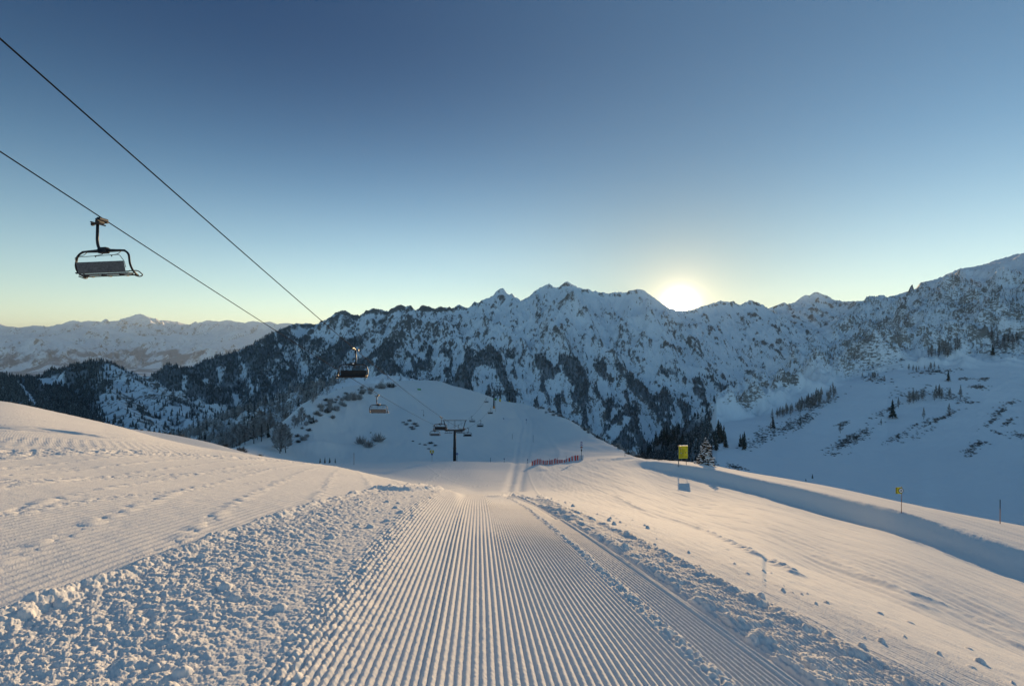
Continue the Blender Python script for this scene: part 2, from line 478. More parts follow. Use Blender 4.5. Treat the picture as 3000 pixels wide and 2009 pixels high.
def detail(x, y, z):
    """relief of the snow surface in metres: groomer ridges, crumbs, clods, tracks"""
    d = np.zeros_like(x)
    s = s_coord(x, y)
    dist = np.hypot(x, y)
    near = dist < 30
    # --- broad wind forms
    d += 0.06*fbm(x/9, y/9, 3, 3)*smooth(3, 25, dist)
    d += 2.1*fbm(x/55, y/55, 3, 4)*smooth(60, 160, dist)
    uu = CX+F*x/np.maximum(y, 1)
    d += (1.6*ridged(x/22, y/34, 4, 5)-0.5)*smooth(130, 170, dist)*smooth(1150, 950, uu)
    d += (0.10*fbm((x+1.2*fbm(x/20, y/20, 2, 18))/1.6, y/26, 3, 7)+0.045*fbm((x+0.02*y)/0.42, y/12, 2, 17)+0.03*fbm((x-0.10*y)/0.3, y/8, 2, 19))*smooth(2.5, 6, x)*smooth(6, 12, dist)*(1-smooth(100, 120, dist))
    # long soft dunes over the hill
    d += 1.6*np.abs(fbm(x/26+0.3*fbm(x/60, y/60, 2, 8), y/60, 3, 6))*smooth(120, 170, dist)+0.22*fbm((x+y*0.4)/3.2, (y-x*0.5)/14, 3, 9)*smooth(125, 160, dist)
    # --- near surface
    n = np.where(near)
    xn, yn, sn = x[n], y[n], s[n]
    wob = 0.006*fbm(xn*0.8, yn*0.5, 2, 12) + 0.008*perlin(xn*0.3, yn*0.12, 13)
    pitch = 0.036
    ph = (sn+wob)/pitch
    fr = ph - np.floor(ph)
    idx = np.floor(ph)
    prof = 0.5-0.5*np.cos(2*np.pi*fr)
    prof = prof**0.8
    # little oblique cuts of the tiller across each ridge
    cut = (yn + 0.021*np.sin(idx*2.4) + 0.02*fr)/0.085
    cf = cut - np.floor(cut)
    notch = np.exp(-((cf-0.5)/0.10)**2)
    ramp = 0.93+0.14*cf
    amp = 0.0132*(1+0.35*fbm(xn*1.3, yn*0.6, 2, 15))
    cord = amp*prof*(ramp - 0.10*notch)
    e1 = -0.98 + 0.06*fbm(xn*2, yn*1.2, 3, 21)           # left border of the groomed lane
    lane = smooth(e1-0.18, e1+0.12, sn)*(1-smooth(1.36, 1.42, sn+0.03*fbm(xn*3, yn*3, 2, 22)))
    seam = np.exp(-((sn-0.98+0.03*fbm(yn*1.2, yn*0, 2, 5))/0.055)**2)
    h = lane*cord*(1-0.7*seam)*(1+0.5*np.exp(-((sn+0.35+0.04*fbm(yn*0.5, yn*0, 2, 6))/0.05)**2))*(0.9+0.5*fbm(xn*0.7, yn*0.35, 2, 27))
    h += 0.5*np.exp(-((sn+0.12)/0.03)**2)*0.006*fbm(xn*20, yn*8, 2, 77)
    # crumbly zone, left
    cl = (1-smooth(e1-0.15, e1+0.30, sn))*smooth(-2.52, -2.40, xn + 0.10*fbm(yn*1.7, xn*1.7, 3, 25))
    big = 0.55+0.9*smooth(-0.1, 0.5, fbm(xn*1.6, yn*1.3, 2, 30))
    lump = (0.030*bumps(xn*10+0.5*fbm(xn*6, yn*6, 2, 31), yn*9.5, 31)*big + 0.034*bumps(xn*20, yn*19+0.6*fbm(xn*9, yn*9, 2, 33), 34)
            + 0.026*bumps(xn*34, yn*32, 36) + 0.014*bumps(xn*66, yn*62, 38) + 0.010*fbm(xn*70, yn*70, 2, 39))
    grade = 1-0.50*smooth(-1.8, -1.0, sn)
    h += cl*lump*grade*0.38 + cl*0.02
    edge = np.exp(-((xn+2.44+0.10*fbm(yn*1.7, xn*1.7, 3, 25))/0.10)**2)
    h += edge*(0.03 + 0.07*bumps(xn*6.1, yn*5.3, 41)*smooth(-0.1, 0.4, fbm(xn*0.9, yn*0.9, 2, 42)))
    # small crumbs spilling over the lane border and the seam
    sp = np.exp(-np.clip(sn-e1, 0, 9)/0.16)*lane + seam
    h += sp*(0.030*bumps(xn*25, yn*23, 44)+0.02*bumps(xn*41, yn*40, 45))*0.9
    # groomed flank to the left with tiller scars
    lf = 1-smooth(-2.60, -2.48, xn + 0.10*fbm(yn*1.7, xn*1.7, 3, 25))
    pl = (xn + 0.05*yn + 0.01*fbm(xn*0.6, yn*0.3, 2, 51))/0.085
    h += lf*(0.008*(0.5-0.5*np.cos(2*np.pi*pl))*(0.6+0.7*fbm(xn*0.5, yn*0.2, 2, 52)) + 0.006*fbm(xn*5, yn*3, 3, 53))
    # --- right of the ridge
    ridge = np.exp(-((sn-1.385)/0.03)**2)
    h += ridge*0.022
    h += -0.02*np.exp(-((sn-1.47)/0.045)**2)
    ch = smooth(1.42, 1.55, sn)*(1-smooth(2.25, 2.55, sn+0.12*fbm(xn*1.5, yn*1.5, 2, 61)))
    h += ch*(cord*0.9 + 0.032*bumps(xn*8, yn*6+0.4*fbm(xn*5, yn*5, 2, 62), 63)*(value(xn*8, yn*6, 64) > -1)
             * np.clip(0.25+1.3*np.exp(-((sn-1.62)/0.16)**2)+1.5*np.exp(-((sn-2.18)/0.10)**2)+0.5*fbm(xn*2, yn*2, 2, 65), 0, 2)
             + 0.012*bumps(xn*21, yn*19, 66)+0.005*fbm(xn*50, yn*50, 2, 67))
    rt = smooth(2.2, 2.5, sn)
    p2 = (sn+wob)/0.05
    h += rt*(0.006*(0.5-0.5*np.cos(2*np.pi*p2))*(1-smooth(3.1, 3.8, sn)) + 0.012*fbm(xn*7, yn*2.5, 3, 71)
             + (0.08*clods(xn*17, yn*15, 72, 0.035)+0.04*clods(xn*11, yn*10, 74, 0.006))*(1-smooth(3.0, 5.2, sn)))
    h += 0.055*clods(xn*13, yn*13, 48, 0.07)*np.clip(cl+ch, 0, 1)
    # grain
    h += 0.0022*fbm(xn*90, yn*90, 2, 81)
    d[n] += h*smooth(30, 22, dist[n]) if False else h*(1-smooth(18, 30, dist[n]))
    # --- crumb bands and scars on the left flank, out to its crest
    m = np.where((x < -2.6) & (dist < 110) & (y > 1.5))
    xm, ym = x[m], y[m]
    line = lambda c, w: np.exp(-((xm - c + 0.25*fbm(ym*0.4, xm*0.4, 2, 91))/w)**2)
    f = np.zeros_like(xm)
    f += line(-11.0-0.02*ym, 0.9)*(0.05*bumps(xm*3.2, ym*2.4, 92)+0.045*bumps(xm*7, ym*5, 93))*1.2
    f += line(-16.5-0.02*ym, 0.7)*0.04*bumps(xm*3, ym*1.2, 94)
    f += line(-6.4-0.03*ym, 0.30)*0.022*bumps(xm*11, ym*8, 95)*(value(xm*1.3, ym*0.8, 98) > 0.3)
    f += line(-4.4-0.03*ym, 0.16)*0.014*bumps(xm*17, ym*12, 96)*(value(xm*1.3, ym*1.1, 99) > 0.45)
    f += line(-8.2-0.02*ym, 0.18)*0.022*bumps(xm*10, ym*8, 97)*(value(xm*1.1, ym*0.6, 100) > 0.5)
    tread = (np.abs(xm+13.5+0.02*ym) < 1.3)*0.03*(0.5-0.5*np.cos(2*np.pi*ym/0.42))*(0.5-0.5*np.cos(2*np.pi*xm/0.36))
    f += tread*smooth(10, 16, ym)
    dia = (0.5-0.5*np.cos(2*np.pi*(xm*1.1+ym*0.35)))**8
    f += 0.012*dia*bumps(xm*7, ym*5, 101)*2
    d[m] += f
    # --- tracks
    for pts, hw, dep, rgh in TRACK_W:
        a = np.array(pts)
        lo = a.min(0)-3*hw-1; hi = a.max(0)+3*hw+1
        m = np.where((x > lo[0]) & (x < hi[0]) & (y > lo[1]) & (y < hi[1]))
        if len(m[0]) == 0: continue
        dd, _ = polyline_dist(x[m], y[m], pts)
        g = np.exp(-(dd/hw)**2)
        d[m] += dep*g*(1 + rgh*1.0*fbm(x[m]/hw*0.9, y[m]/hw*0.9, 2, 111))
        if rgh > 0.5:
            d[m] += g*0.035*bumps(x[m]*5, y[m]*5, 112)
    # --- roughened bank of the road edge and the berm on the right
    m = np.where((dist > 24) & (dist < 150))
    xm, ym = x[m], y[m]
    um = CX+F*xm/ym
    bandy = np.interp(um, [700, 809, 1018, 1257, 1400, 1600, 1800, 2000, 2213, 2427, 2640, 3000, 4500], [94, 108, 114, 117, 119, 109, 99, 78.5, 62.8, 51, 41, 32, 22])
    w = np.exp(-((ym-bandy)/(1.6+0.02*bandy))**2)*smooth(650, 850, um)
    d[m] += w*((0.03+0.06*(um < 1900))*fbm(xm*1.3, ym*1.3, 3, 121)+(0.025+0.05*(um < 1900))*bumps(xm*2.6, ym*2.6, 122))
    # mounds at the piste rim beside the sign
    for (mu, my, mh, mr) in ((1775, 103, 0.45, 3.5), (1835, 99, 0.5, 3.5), (1900, 92, 0.25, 2.5), (1690, 108, 0.2, 3), (1945, 88, 0.25, 2)):
        mx = (mu-CX)/F*my
        d += mh*np.exp(-(((x-mx)/mr)**2+((y-my)/(mr*0.6))**2))*(1+0.3*fbm(x*0.5, y*0.5, 2, 124))
    return d

TRACK_W = [(curve_pts(p), hw, dep, r) for p, hw, dep, r in TRACKS]

def ground_z(x, y):
    x = np.atleast_1d(np.asarray(x, float)); y = np.atleast_1d(np.asarray(y, float))
    z = base_z(x, y)
    return z + detail(x, y, z)

def build_slope(mat):
    step = 2.3
    us = np.concatenate([np.arange(-1500, -260, 14.0), np.arange(-260, 3260, step), np.arange(3260, 4501, 14.0)])
    ys = [0.75]
    while ys[-1] < 60000:
        y = ys[-1]
        k = 0.0030 if y < 3 else 0.0034 if y < 6 else 0.0042 if y < 14 else 0.0062 if y < 60 else 0.010 if y < 420 else 0.03 if y < 1000 else 0.15
        ys.append(y*(1+k))
    ys = np.array(ys)
    Y = np.repeat(ys[:, None], len(us), 1); X = (us[None, :]-CX)/F*Y
    Z = base_z(X.ravel(), Y.ravel()).reshape(X.shape)
    Z = Z + detail(X.ravel(), Y.ravel(), Z.ravel()).reshape(X.shape)
    verts = np.stack([X, Y, Z], -1).reshape(-1, 3)
    faces = grid_faces(len(ys), len(us))
    # the same sheet behind the camera: a fan from the side edges round the back
    az0 = math.atan2(us[-1]-CX, F); az1 = math.atan2(us[0]-CX, F)+2*math.pi
    ring = np.array([0.75, 1.5, 3, 6, 12, 25, 60, 150, 400, 1000, 4000, 60000.0])
    azs = np.linspace(az0, az1, 40)
    def edge_z(u, r):
        k = (u-CX)/F; y = np.clip(r/math.hypot(1, k), 0.6, 59000)
        return base_z(k*y, y)
    zr = edge_z(us[-1], ring); zl = edge_z(us[0], ring)
    t = (azs-az0)/(az1-az0)
    A, R = np.meshgrid(azs, ring)
    Zb = zr[:, None]*(1-smooth(0, 1, t))[None, :]+zl[:, None]*smooth(0, 1, t)[None, :]
    bump = np.sin(np.pi*t)[None, :]*(0.09*np.minimum(R, 400)+0.9)   # the hill goes on rising behind the camera
    vb = np.stack([R*np.sin(A), R*np.cos(A), Zb+bump], -1).reshape(-1, 3)
    fb = grid_faces(len(ring), len(azs))+len(verts)
    # floor close under the camera
    cz = float(near_z(np.float64(0), np.float64(0)))
    me = mesh_np('ski_slope', np.concatenate([verts, vb]), np.concatenate([faces, fb]), mat)
    return link(bpy.data.objects.new('ski_slope', me))
# ---------------------------------------------------------------- mountains
def P(u, v, y):
    return ((u-CX)/F*y, y, -(v-CY)/F*y)

def cones(X, Y, segs, crag=0.0):
    """upper envelope of roofs standing on line segments; slope per segment"""
    best = np.full(X.shape, -1e9); dist = np.zeros(X.shape)
    for (a, b, sf, sb) in segs:
        dx, dy = b[0]-a[0], b[1]-a[1]
        L2 = dx*dx+dy*dy+1e-6
        t = np.clip(((X-a[0])*dx+(Y-a[1])*dy)/L2, 0, 1)
        px = X-(a[0]+t*dx); py = Y-(a[1]+t*dy)
        d = np.sqrt(px*px+py*py)
        zc = a[2]+t*(b[2]-a[2])
        s = np.where(py < 0, sf, sb)
        h = zc - s*d
        if crag: h = h - crag*(1-np.exp(-d/(crag*0.7)))
        m = h > best
        best = np.where(m, h, best); dist = np.where(m, d, dist)
    return best, dist

def segs_of(pts, sf, sb):
    return [(pts[i], pts[i+1], sf, sb) for i in range(len(pts)-1)]

def polar_grid(u0, u1, du, y0, y1, ny, logy=False):
    us = np.arange(u0, u1+du, du)
    t = np.linspace(0, 1, ny)
    ys = y0*(y1/y0)**t if logy else y0+(y1-y0)*t
    Yg_, Ug_ = np.meshgrid(ys, us, indexing='ij')
    return (Ug_-CX)/F*Yg_, Yg_, Ug_, us, ys

def box_blur(A, r):
    for ax in (0, 1):
        p = np.pad(A, [(r, r) if a == ax else (0, 0) for a in (0, 1)], mode='edge')
        c = np.cumsum(p, axis=ax)
        z = np.zeros_like(np.take(c, [0], axis=ax))
        c = np.concatenate([z, c], axis=ax)
        n = A.shape[ax]
        A = (np.take(c, range(2*r+1, 2*r+1+n), axis=ax)-np.take(c, range(0, n), axis=ax))/(2*r+1)
    return A

def slope_of(X, Y, Z):
    gy = np.gradient(Z, axis=0)/np.maximum(np.gradient(Y, axis=0), 1e-6)
    dx = np.gradient(X, axis=1); gx = np.gradient(Z, axis=1)/np.maximum(dx, 1e-6)
    # rows are at constant y; columns run along rays, so correct the y derivative for the drift in x
    k = X/Y
    gy = gy - gx*k
    return gx, gy, np.sqrt(gx*gx+gy*gy)

def visible(X, Y, Z, pad=0.004):
    e = Z/np.sqrt(X*X+Y*Y)
    m = np.maximum.accumulate(e, axis=0)
    m = np.concatenate([np.full((1, e.shape[1]), -9.0), m[:-1]], 0)
    return e >= m-pad

def terrain_obj(name, X, Y, Z, mat, rock, forest, lim=0.24):
    v = np.stack([X, Y, Z], -1).reshape(-1, 3)
    rock = np.where(rock > 0.34, 0.34+lim*(1-np.exp(-(rock-0.34)/lim)), rock)
    me = mesh_np(name, v, grid_faces(*X.shape), mat, True, {'rock': rock, 'forest': forest})
    o = link(bpy.data.objects.new(name, me))
    o['kind'] = 'structure'
    return o

def spurs(crest, every, length, drop, jitter, seed, down=(0, -1), segn=5, sf=0.95, sub=True):
    """side ridges that leave a crest and run down its front"""
    r = random.Random(seed)
    out = []
    acc = every*0.5
    for a, b in zip(crest[:-1], crest[1:]):
        L = math.hypot(b[0]-a[0], b[1]-a[1])
        while acc < L:
            t = acc/L
            p = [a[i]+t*(b[i]-a[i]) for i in range(3)]
            ang = math.atan2(down[1], down[0])+r.uniform(-0.45, 0.45)
            p[2] -= r.uniform(5, 40)
            ln = length*r.uniform(0.6, 1.25)
            pts = [tuple(p)]
            for k in range(segn):
                ang2 = ang+r.uniform(-jitter, jitter)
                st = ln/segn
                p = [p[0]+math.cos(ang2)*st, p[1]+math.sin(ang2)*st, p[2]-st*drop*r.uniform(0.6, 1.45)]
                pts.append(tuple(p))
                if sub and k in (1, 2, 3):
                    a3 = ang2+r.choice((-1, 1))*r.uniform(0.5, 0.9)
                    q = p; sp_ = [tuple(q)]
                    for kk in range(3):
                        q = [q[0]+math.cos(a3)*st*0.7, q[1]+math.sin(a3)*st*0.7, q[2]-st*0.7*drop*r.uniform(0.9, 1.5)]
                        sp_.append(tuple(q))
                    out += segs_of(sp_, sf*1.1, sf*1.1)
            out += segs_of(pts, sf, sf)
            acc += every*r.uniform(0.6, 1.4)
        acc -= L
    return out

FORESTS = []    # (positions, heights, tone)
def scatter(X, Y, Z, mask, density_px, hgt, seed, jit=0.6, pad=0.004):
    """random visible places on a terrain grid, density per unit of ground area"""
    r = np.random.default_rng(seed)
    vis = visible(X, Y, Z, pad)
    A = np.abs(np.gradient(X, axis=1)*np.gradient(Y, axis=0))
    w = mask*vis*A*density_px
    n = r.poisson(w)
    ii, jj = np.nonzero(n)
    rep = n[ii, jj]
    ii = np.repeat(ii, rep); jj = np.repeat(jj, rep)
    ii = np.clip(ii, 1, X.shape[0]-2); jj = np.clip(jj, 1, X.shape[1]-2)
    fi = r.uniform(-.5, .5, len(ii)); fj = r.uniform(-.5, .5, len(ii))
    def s(G):
        di = (G[ii+1, jj]-G[ii-1, jj])/2; dj = (G[ii, jj+1]-G[ii, jj-1])/2
        return G[ii, jj]+fi*di+fj*dj
    p = np.stack([s(X), s(Y), s(Z)], -1)
    h = hgt*r.uniform(0.55, 1.25, len(p))
    return p, h

# ---- A: far range on the left
def build_far_range(mat):
    cr = [(-1800,960),(-1200,930),(-700,955),(-300,935),(0,948),(40,962),(75,957),(100,953),(150,958),(215,938),(240,943),(262,939),(300,942),(350,940),
          (375,930),(400,921),(413,919),(425,926),(445,940),(470,938),(500,939),(530,945),(563,954),(590,944),(607,938),(640,941),(668,937),(700,943),(720,946),
          (740,940),(770,944),(790,941),(812,950),(830,946),(860,948),(900,955),(1300,955)]
    r = random.Random(3)
    crest = [P(u, v, 21000+900*math.sin(u*0.013)) for u, v in cr]
    crest2 = [P(u, v, 15500+500*math.sin(u*0.02)) for u, v in [(-1500,1010),(-900,1000),(-300,1010),(0,1004),(60,990),(120,986),(160,984),(200,1000),(250,1022),(300,1040),(420,1070),(520,1085)]]
    crest3 = [P(u, v, 18500) for u, v in [(250,968),(300,958),(340,968),(400,982),(470,985),(520,975),(560,985),(640,985),(700,965),(720,975),(800,985)]]
    X, Y, U, us, ys = polar_grid(-1700, 1000, 2.6, 11000, 23500, 330)
    segs = segs_of(crest, 0.42, 0.5)+segs_of(crest2, 0.34, 0.45)+segs_of(crest3, 0.42, 0.5)
    segs += spurs(crest, 1500, 5200, 0.26, 0.35, 5, sf=0.45, segn=5)
    segs += spurs(crest2, 1300, 3600, 0.24, 0.35, 9, sf=0.42, segn=4)
    Z, D = cones(X, Y, segs, 0)
    am = smooth(0, 900, D)
    Z = Z + (ridged(X/1700+0.3, Y/2300, 5, 61)-0.45)*430*am + (ridged(X/420, Y/560, 4, 62)-0.4)*170*(0.22+0.78*am)
    Z = np.maximum(Z, -720+30*fbm(X/900, Y/900, 3, 6))
    gx, gy, sl_ = slope_of(X, Y, Z)
    rock = 0.10+0.45*smooth(0.62, 1.2, sl_)+0.5*(ridged(X/500, Y/700, 5, 77)-0.45)
    fo = smooth(0, -330, Z+250*fbm(X/1500, Y/1500, 4, 71))*(0.35+0.8*smooth(-0.3, 0.3, fbm(X/500, Y/700, 4, 72)))*0.8
    return terrain_obj('far_mountain_range', X, Y, Z, mat, rock, fo)

# ---- main range: forested spur, jagged wall, sun notch, right-hand summits
CREST_D = [(560,1075,3000),(576,1064,3050),(620,1048,3200),(672,1034,3350),(730,1014,3500),(768,991,3650),(800,973,3800),(822,963,3900),(845,953,4000),(870,945,4150),(936,948,4300),
 (941,936,4320),(974,929,4350),(981,915,4350),(1011,907,4360),(1025,915,4360),(1054,923,4380),(1072,908,4400),(1096,902,4400),(1110,904,4420),(1129,910,4450),(1157,898,4450),
 (1176,890,4500),(1190,896,4500),(1204,892,4520),(1218,908,4550),(1237,892,4550),(1250,895,4580),(1265,900,4600),(1285,898,4600),(1307,899,4650),(1325,901,4650),(1340,892,4700),(1355,896,4700),(1373,900,4750),
 (1392,881,4800),(1403,886,4800),(1411,889,4800),(1427,880,4850),(1443,870,4850),(1453,853,4880),(1464,845,4900),(1474,843,4900),(1486,859,4900),(1503,866,4900),(1519,884,4880),(1535,875,4850),(1551,866,4800),(1565,852,4780),(1580,842,4760),
 (1590,838,4750),(1608,830,4720),(1618,837,4720),(1627,841,4710),(1645,833,4700),(1655,825,4700),(1663,823,4700),(1675,831,4700),(1692,840,4680),(1707,844,4660),(1721,845,4640),(1745,851,4620),(1772,855,4600),(1800,854,4560),(1829,856,4520),
 (1850,849,4480),(1867,845,4450),(1880,847,4430),(1892,849,4410),(1905,855,4390),(1918,862,4370),(1936,873,4340),(1950,886,4320),(1958,897,4300),(1966,906,4300),(1990,908,4300),(2012,908,4300),(2024,906,4330),(2038,903,4360),(2056,895,4400),(2085,888,4480),(2112,879,4550),(2130,882,4560),
 (2148,880,4600),(2164,891,4620),(2182,884,4640),(2200,878,4660),(2212,883,4680),(2225,887,4700),(2246,898,4800)]
CREST_E = [(2246,905,6000),(2280,892,6000),(2297,885,6000),(2310,892,6000),(2323,890,6000),(2345,872,6000),(2358,864,6000),(2372,865,6000),(2385,856,6000),(2396,855,6000),(2410,862,6000),(2425,866,6000),(2440,876,5900),(2456,883,5700),(2538,880,5200),(2700,880,4800),(3000,860,4600),(3600,820,4500),(4400,800,4500)]
def build_main_range(mat):
    crest0 = [P(*c) for c in CREST_D]
    crest = []; rj = random.Random(12)
    for a, b, c in zip(crest0[:-1], crest0[1:], CREST_D):
        crest.append(a)
        amp = 5 if 1900 < c[0] < 2060 else 13 if c[0] > 900 else 7
        n_ = max(1, int(math.hypot(b[0]-a[0], b[1]-a[1])/22))
        for k in range(1, n_):
            t = k/n_
            crest.append((a[0]+(b[0]-a[0])*t, a[1]+(b[1]-a[1])*t+rj.uniform(-8, 8), a[2]+(b[2]-a[2])*t+rj.uniform(-amp, amp*0.6)))
    crest.append(crest0[-1])
    crE = [P(*c) for c in CREST_E]
    segs = []
    # traced side ridges
    T = [
     [(1200,892,4520),(1180,940,4150),(1130,1010,3700),(1110,1090,3300),(1080,1150,3000)],
     [(1307,899,4650),(1310,960,4250),(1330,1040,3800),(1300,1120,3400)],
     [(1474,843,4900),(1440,930,4450),(1400,985,4100),(1375,1040,3800)],
     [(1608,830,4720),(1590,920,4350),(1560,990,4000),(1470,1012,3650),(1380,1060,3350),(1290,1110,3100),(1200,1150,2900)],
     [(1663,823,4700),(1660,930,4250),(1640,1000,3900),(1610,1060,3600),(1590,1130,3300),(1560,1200,3050)],
     [(1772,855,4600),(1790,940,4150),(1800,1030,3750),(1815,1110,3400),(1840,1200,3050),(1850,1260,2850)],
     [(1867,845,4450),(1900,940,4050),(1920,1020,3750),(1935,1080,3500),(1925,1160,3200),(1940,1240,2900)],
     [(1962,912,4290),(1980,990,3950),(1990,1060,3650),(2010,1120,3400),(2030,1200,3100)],
     [(2056,895,4400),(2080,960,4100),(2100,1020,3850),(2160,1070,3650),(2210,1105,3500),(2150,1150,3200),(2080,1230,2900)],
     [(1011,907,4360),(1000,960,4050),(960,1020,3750),(930,1080,3400),(900,1140,3100)],
     [(870,945,4150),(840,1000,3850),(820,1060,3500),(840,1120,3200)],
     [(2200,878,4660),(2250,950,4350),(2300,1010,4100)],
     [(576,1064,3050),(540,1080,2800),(500,1076,2700),(470,1100,2650),(440,1126,2600),(410,1160,2550)],
     [(768,991,3650),(750,1080,3200),(760,1150,2900),(740,1220,2600)],
     [(620,1048,3200),(590,1120,2850),(600,1190,2600),(640,1260,2350)],
    ]
    for t in T:
        pts = [P(*c) for c in t]
        segs += segs_of(pts, 0.72, 0.72)
        segs += spurs(pts, 420, 620, 0.62, 0.3, int(t[0][0]), down=(1, -0.55), segn=3, sf=0.85, sub=False)
        segs += spurs(pts, 420, 620, 0.62, 0.3, int(t[0][0])+1, down=(-1, -0.55), segn=3, sf=0.85, sub=False)
    segs += spurs(crest, 260, 900, 0.55, 0.3, 11, segn=4, sf=0.9)
    X, Y, U, us, ys = polar_grid(380, 3300, 2.0, 2150, 6400, 560, True)
    # bend the plan so that nothing runs dead straight
    wx = 90*fbm(X/600, Y/600, 3, 201); wy = 90*fbm(X/600, Y/600, 3, 202)
    Z0, D0 = cones(X, Y, segs_of(crest, 0.62, 0.9)+segs_of(crE, 0.45, 0.8), 38.0)
    am = smooth(10, 260, D0)
    Z1, D1 = cones(X+wx*am, Y+wy*am, segs, 0)
    Z = np.maximum(Z0, Z1-90*(1-smooth(15, 95, D0)))
    Z = Z + (ridged((X+0.5*wx)/300, (Y+wy)/800, 5, 211)-0.42)*105*am + (ridged((X+0.3*wx)/78, Y/230, 4, 212)-0.4)*(9+25*am)*smooth(0, 40, D0)
    Z = Z + 5*fbm(X/22, Y/22, 3, 213)*(0.5+0.5*am)
    Z = np.maximum(Z, -700+20*fbm(X/300, Y/300, 3, 215))
    cc = X*math.cos(SUN_AZ)-Y*math.sin(SUN_AZ)+6*fbm(Y/60, X/60, 2, 216)
    cc = np.maximum(0, np.maximum(cc-32, -cc-78))      # the gap in the ridge the sun looks through
    Z = np.where(Y > 3400, np.minimum(Z, 279+0.01*(Y-4300)+0.80*cc+5*fbm(X/18, Y/18, 3, 217)), Z)
    gx, gy, sl_ = slope_of(X, Y, Z)
    conc = Z-box_blur(Z, 9)
    conc2 = Z-box_blur(Z, 26)
    upper = smooth(0, 260, Z)
    rock = 0.11+0.46*smooth(0.75, 1.5, sl_)*(0.45+0.55*smooth(0, 40, D0))+0.20*smooth(2, 18, conc)+0.36*(ridged(X/220, Y/330, 4, 221)-0.45)+0.42*(ridged((X+0.2*Y)/70, Y/120, 4, 222)-0.45)+0.22*smooth(1480, 1250, U)*smooth(-120, 60, Z)
    rock += 0.25*smooth(1450, 1100, U)*smooth(100, 300, Z)-0.12*smooth(1560, 1750, U)*smooth(2100, 1900, U)*smooth(60, 120, Z)
    tl = np.interp(U, [400, 800, 900, 1100, 1300, 1450, 1700, 1900, 2000, 2200, 2300, 2600], [300, 130, 30, 0, -25, -30, -110, -150, -230, -300, -420, -900])
    tl = tl + 110*fbm(X/500, Y/500, 4, 231)
    fo = smooth(tl+60, tl-40, Z)
    gully = smooth(-3, 9, conc2+10*fbm(X/120, Y/160, 3, 233))
    dense = np.interp(U, [380, 800, 1000, 1100, 3000], [0.8, 0.6, 0.4, 0.1, 0.05])
    streak = smooth(1100, 900, U)*smooth(0.08, 0.35, fbm((X+0.5*Y)/60, (Y-0.5*X)/260, 4, 236))
    fo = fo*np.clip(gully+dense, 0, 1)*smooth(-0.62, -0.25, fbm(X/170, Y/260, 4, 234)+0.5*dense)*smooth(-0.42, -0.12, fbm((X+0.3*Y)/55, Y/190, 4, 235)+0.4*dense)
    fo = np.clip(fo*(1-0.8*streak), 0, 1)
    o = terrain_obj('main_mountain_range', X, Y, Z, mat, rock, fo, 0.6)
    vis = smooth(0, 1, fo)
    p, h = scatter(X, Y, Z, np.where(fo > 0.3, fo, 0)+0.02*(Z < 0), 0.0088, 20, 41)
    FORESTS.append((p, h))
    return o

# ---- wooded hill on the left
def build_left_hill(mat):
    c1 = [P(*c) for c in [(-900,1160,1500),(-500,1120,1500),(-200,1110,1500),(0,1098,1550),(60,1106,1600),(120,1108,1700),(165,1104,1750),(200,1080,1800),(250,1064,1850),(285,1056,1850),(320,1064,1820),(360,1086,1750),
          (400,1116,1680),(450,1152,1600),(500,1190,1500),(550,1228,1400),(600,1265,1300),(650,1296,1200),(700,1320,1100),(760,1345,1000)]]
    s1 = [P(*c) for c in [(0,1098,1550),(10,1130,1350),(60,1170,1150),(130,1230,950),(200,1280,800)]]
    s2 = [P(*c) for c in [(285,1056,1850),(300,1110,1650),(330,1160,1450),(380,1215,1250),(430,1270,1080)]]
    s3 = [P(*c) for c in [(-500,1120,1500),(-420,1150,1250),(-300,1190,1000)]]
    s4 = [P(*c) for c in [(165,1104,1750),(160,1150,1500),(200,1200,1250),(250,1260,1000)]]
    X, Y, U, us, ys = polar_grid(-1100, 900, 3.0, 560, 2600, 430, True)
    segs = segs_of(c1, 0.42, 0.6)+segs_of(s1, 0.45, 0.5)+segs_of(s2, 0.6, 0.6)+segs_of(s3, 0.5, 0.5)+segs_of(s4, 0.5, 0.5)
    Z, D = cones(X, Y, segs, 0)
    am = smooth(5, 120, D)
    Z = Z+(ridged(X/180, Y/180, 4, 301)-0.4)*46*am+(ridged(X/46, Y/46, 4, 302)-0.4)*13*(0.2+0.8*am)
    Z = np.maximum(Z, -690)
    gx, gy, sl_ = slope_of(X, Y, Z)
    conc = Z-box_blur(Z, 10)
    clear = np.exp(-(((U-150)/55)**2+((Y-1690)/75)**2)*1.2)+0.9*np.exp(-((U-(60+(1500-Y)*0.11))/13)**2)*smooth(1620, 1500, Y)*smooth(1000, 1150, Y)
    cliff = np.exp(-(((U-390)/120)**2+((Z+185)/120)**2))*1.25
    rock = 0.1+0.5*smooth(0.7, 1.3, sl_)+0.62*cliff*(0.2+ridged(X/60, Y/60, 4, 311))-clear
    fo = 1-clear*1.3-1.15*cliff*(0.55+0.9*fbm(X/70, Y/70, 4, 312))
    fo = np.clip(fo*1.3, 0, 1)
    face = smooth(250, 350, U+60*fbm(X/120, Y/120, 3, 313))
    fo = fo*(1-face*(0.45+0.5*smooth(-0.1, 0.35, fbm((X+Y*0.4)/45, Y/110, 4, 314))))
    o = terrain_obj('wooded_hill', X, Y, Z, mat, rock, fo)
    p, h = scatter(X, Y, Z, np.clip(fo, 0, 1)**1.5, 0.015, 15, 43, pad=0.006)
    FORESTS.append((p, h))
    return o

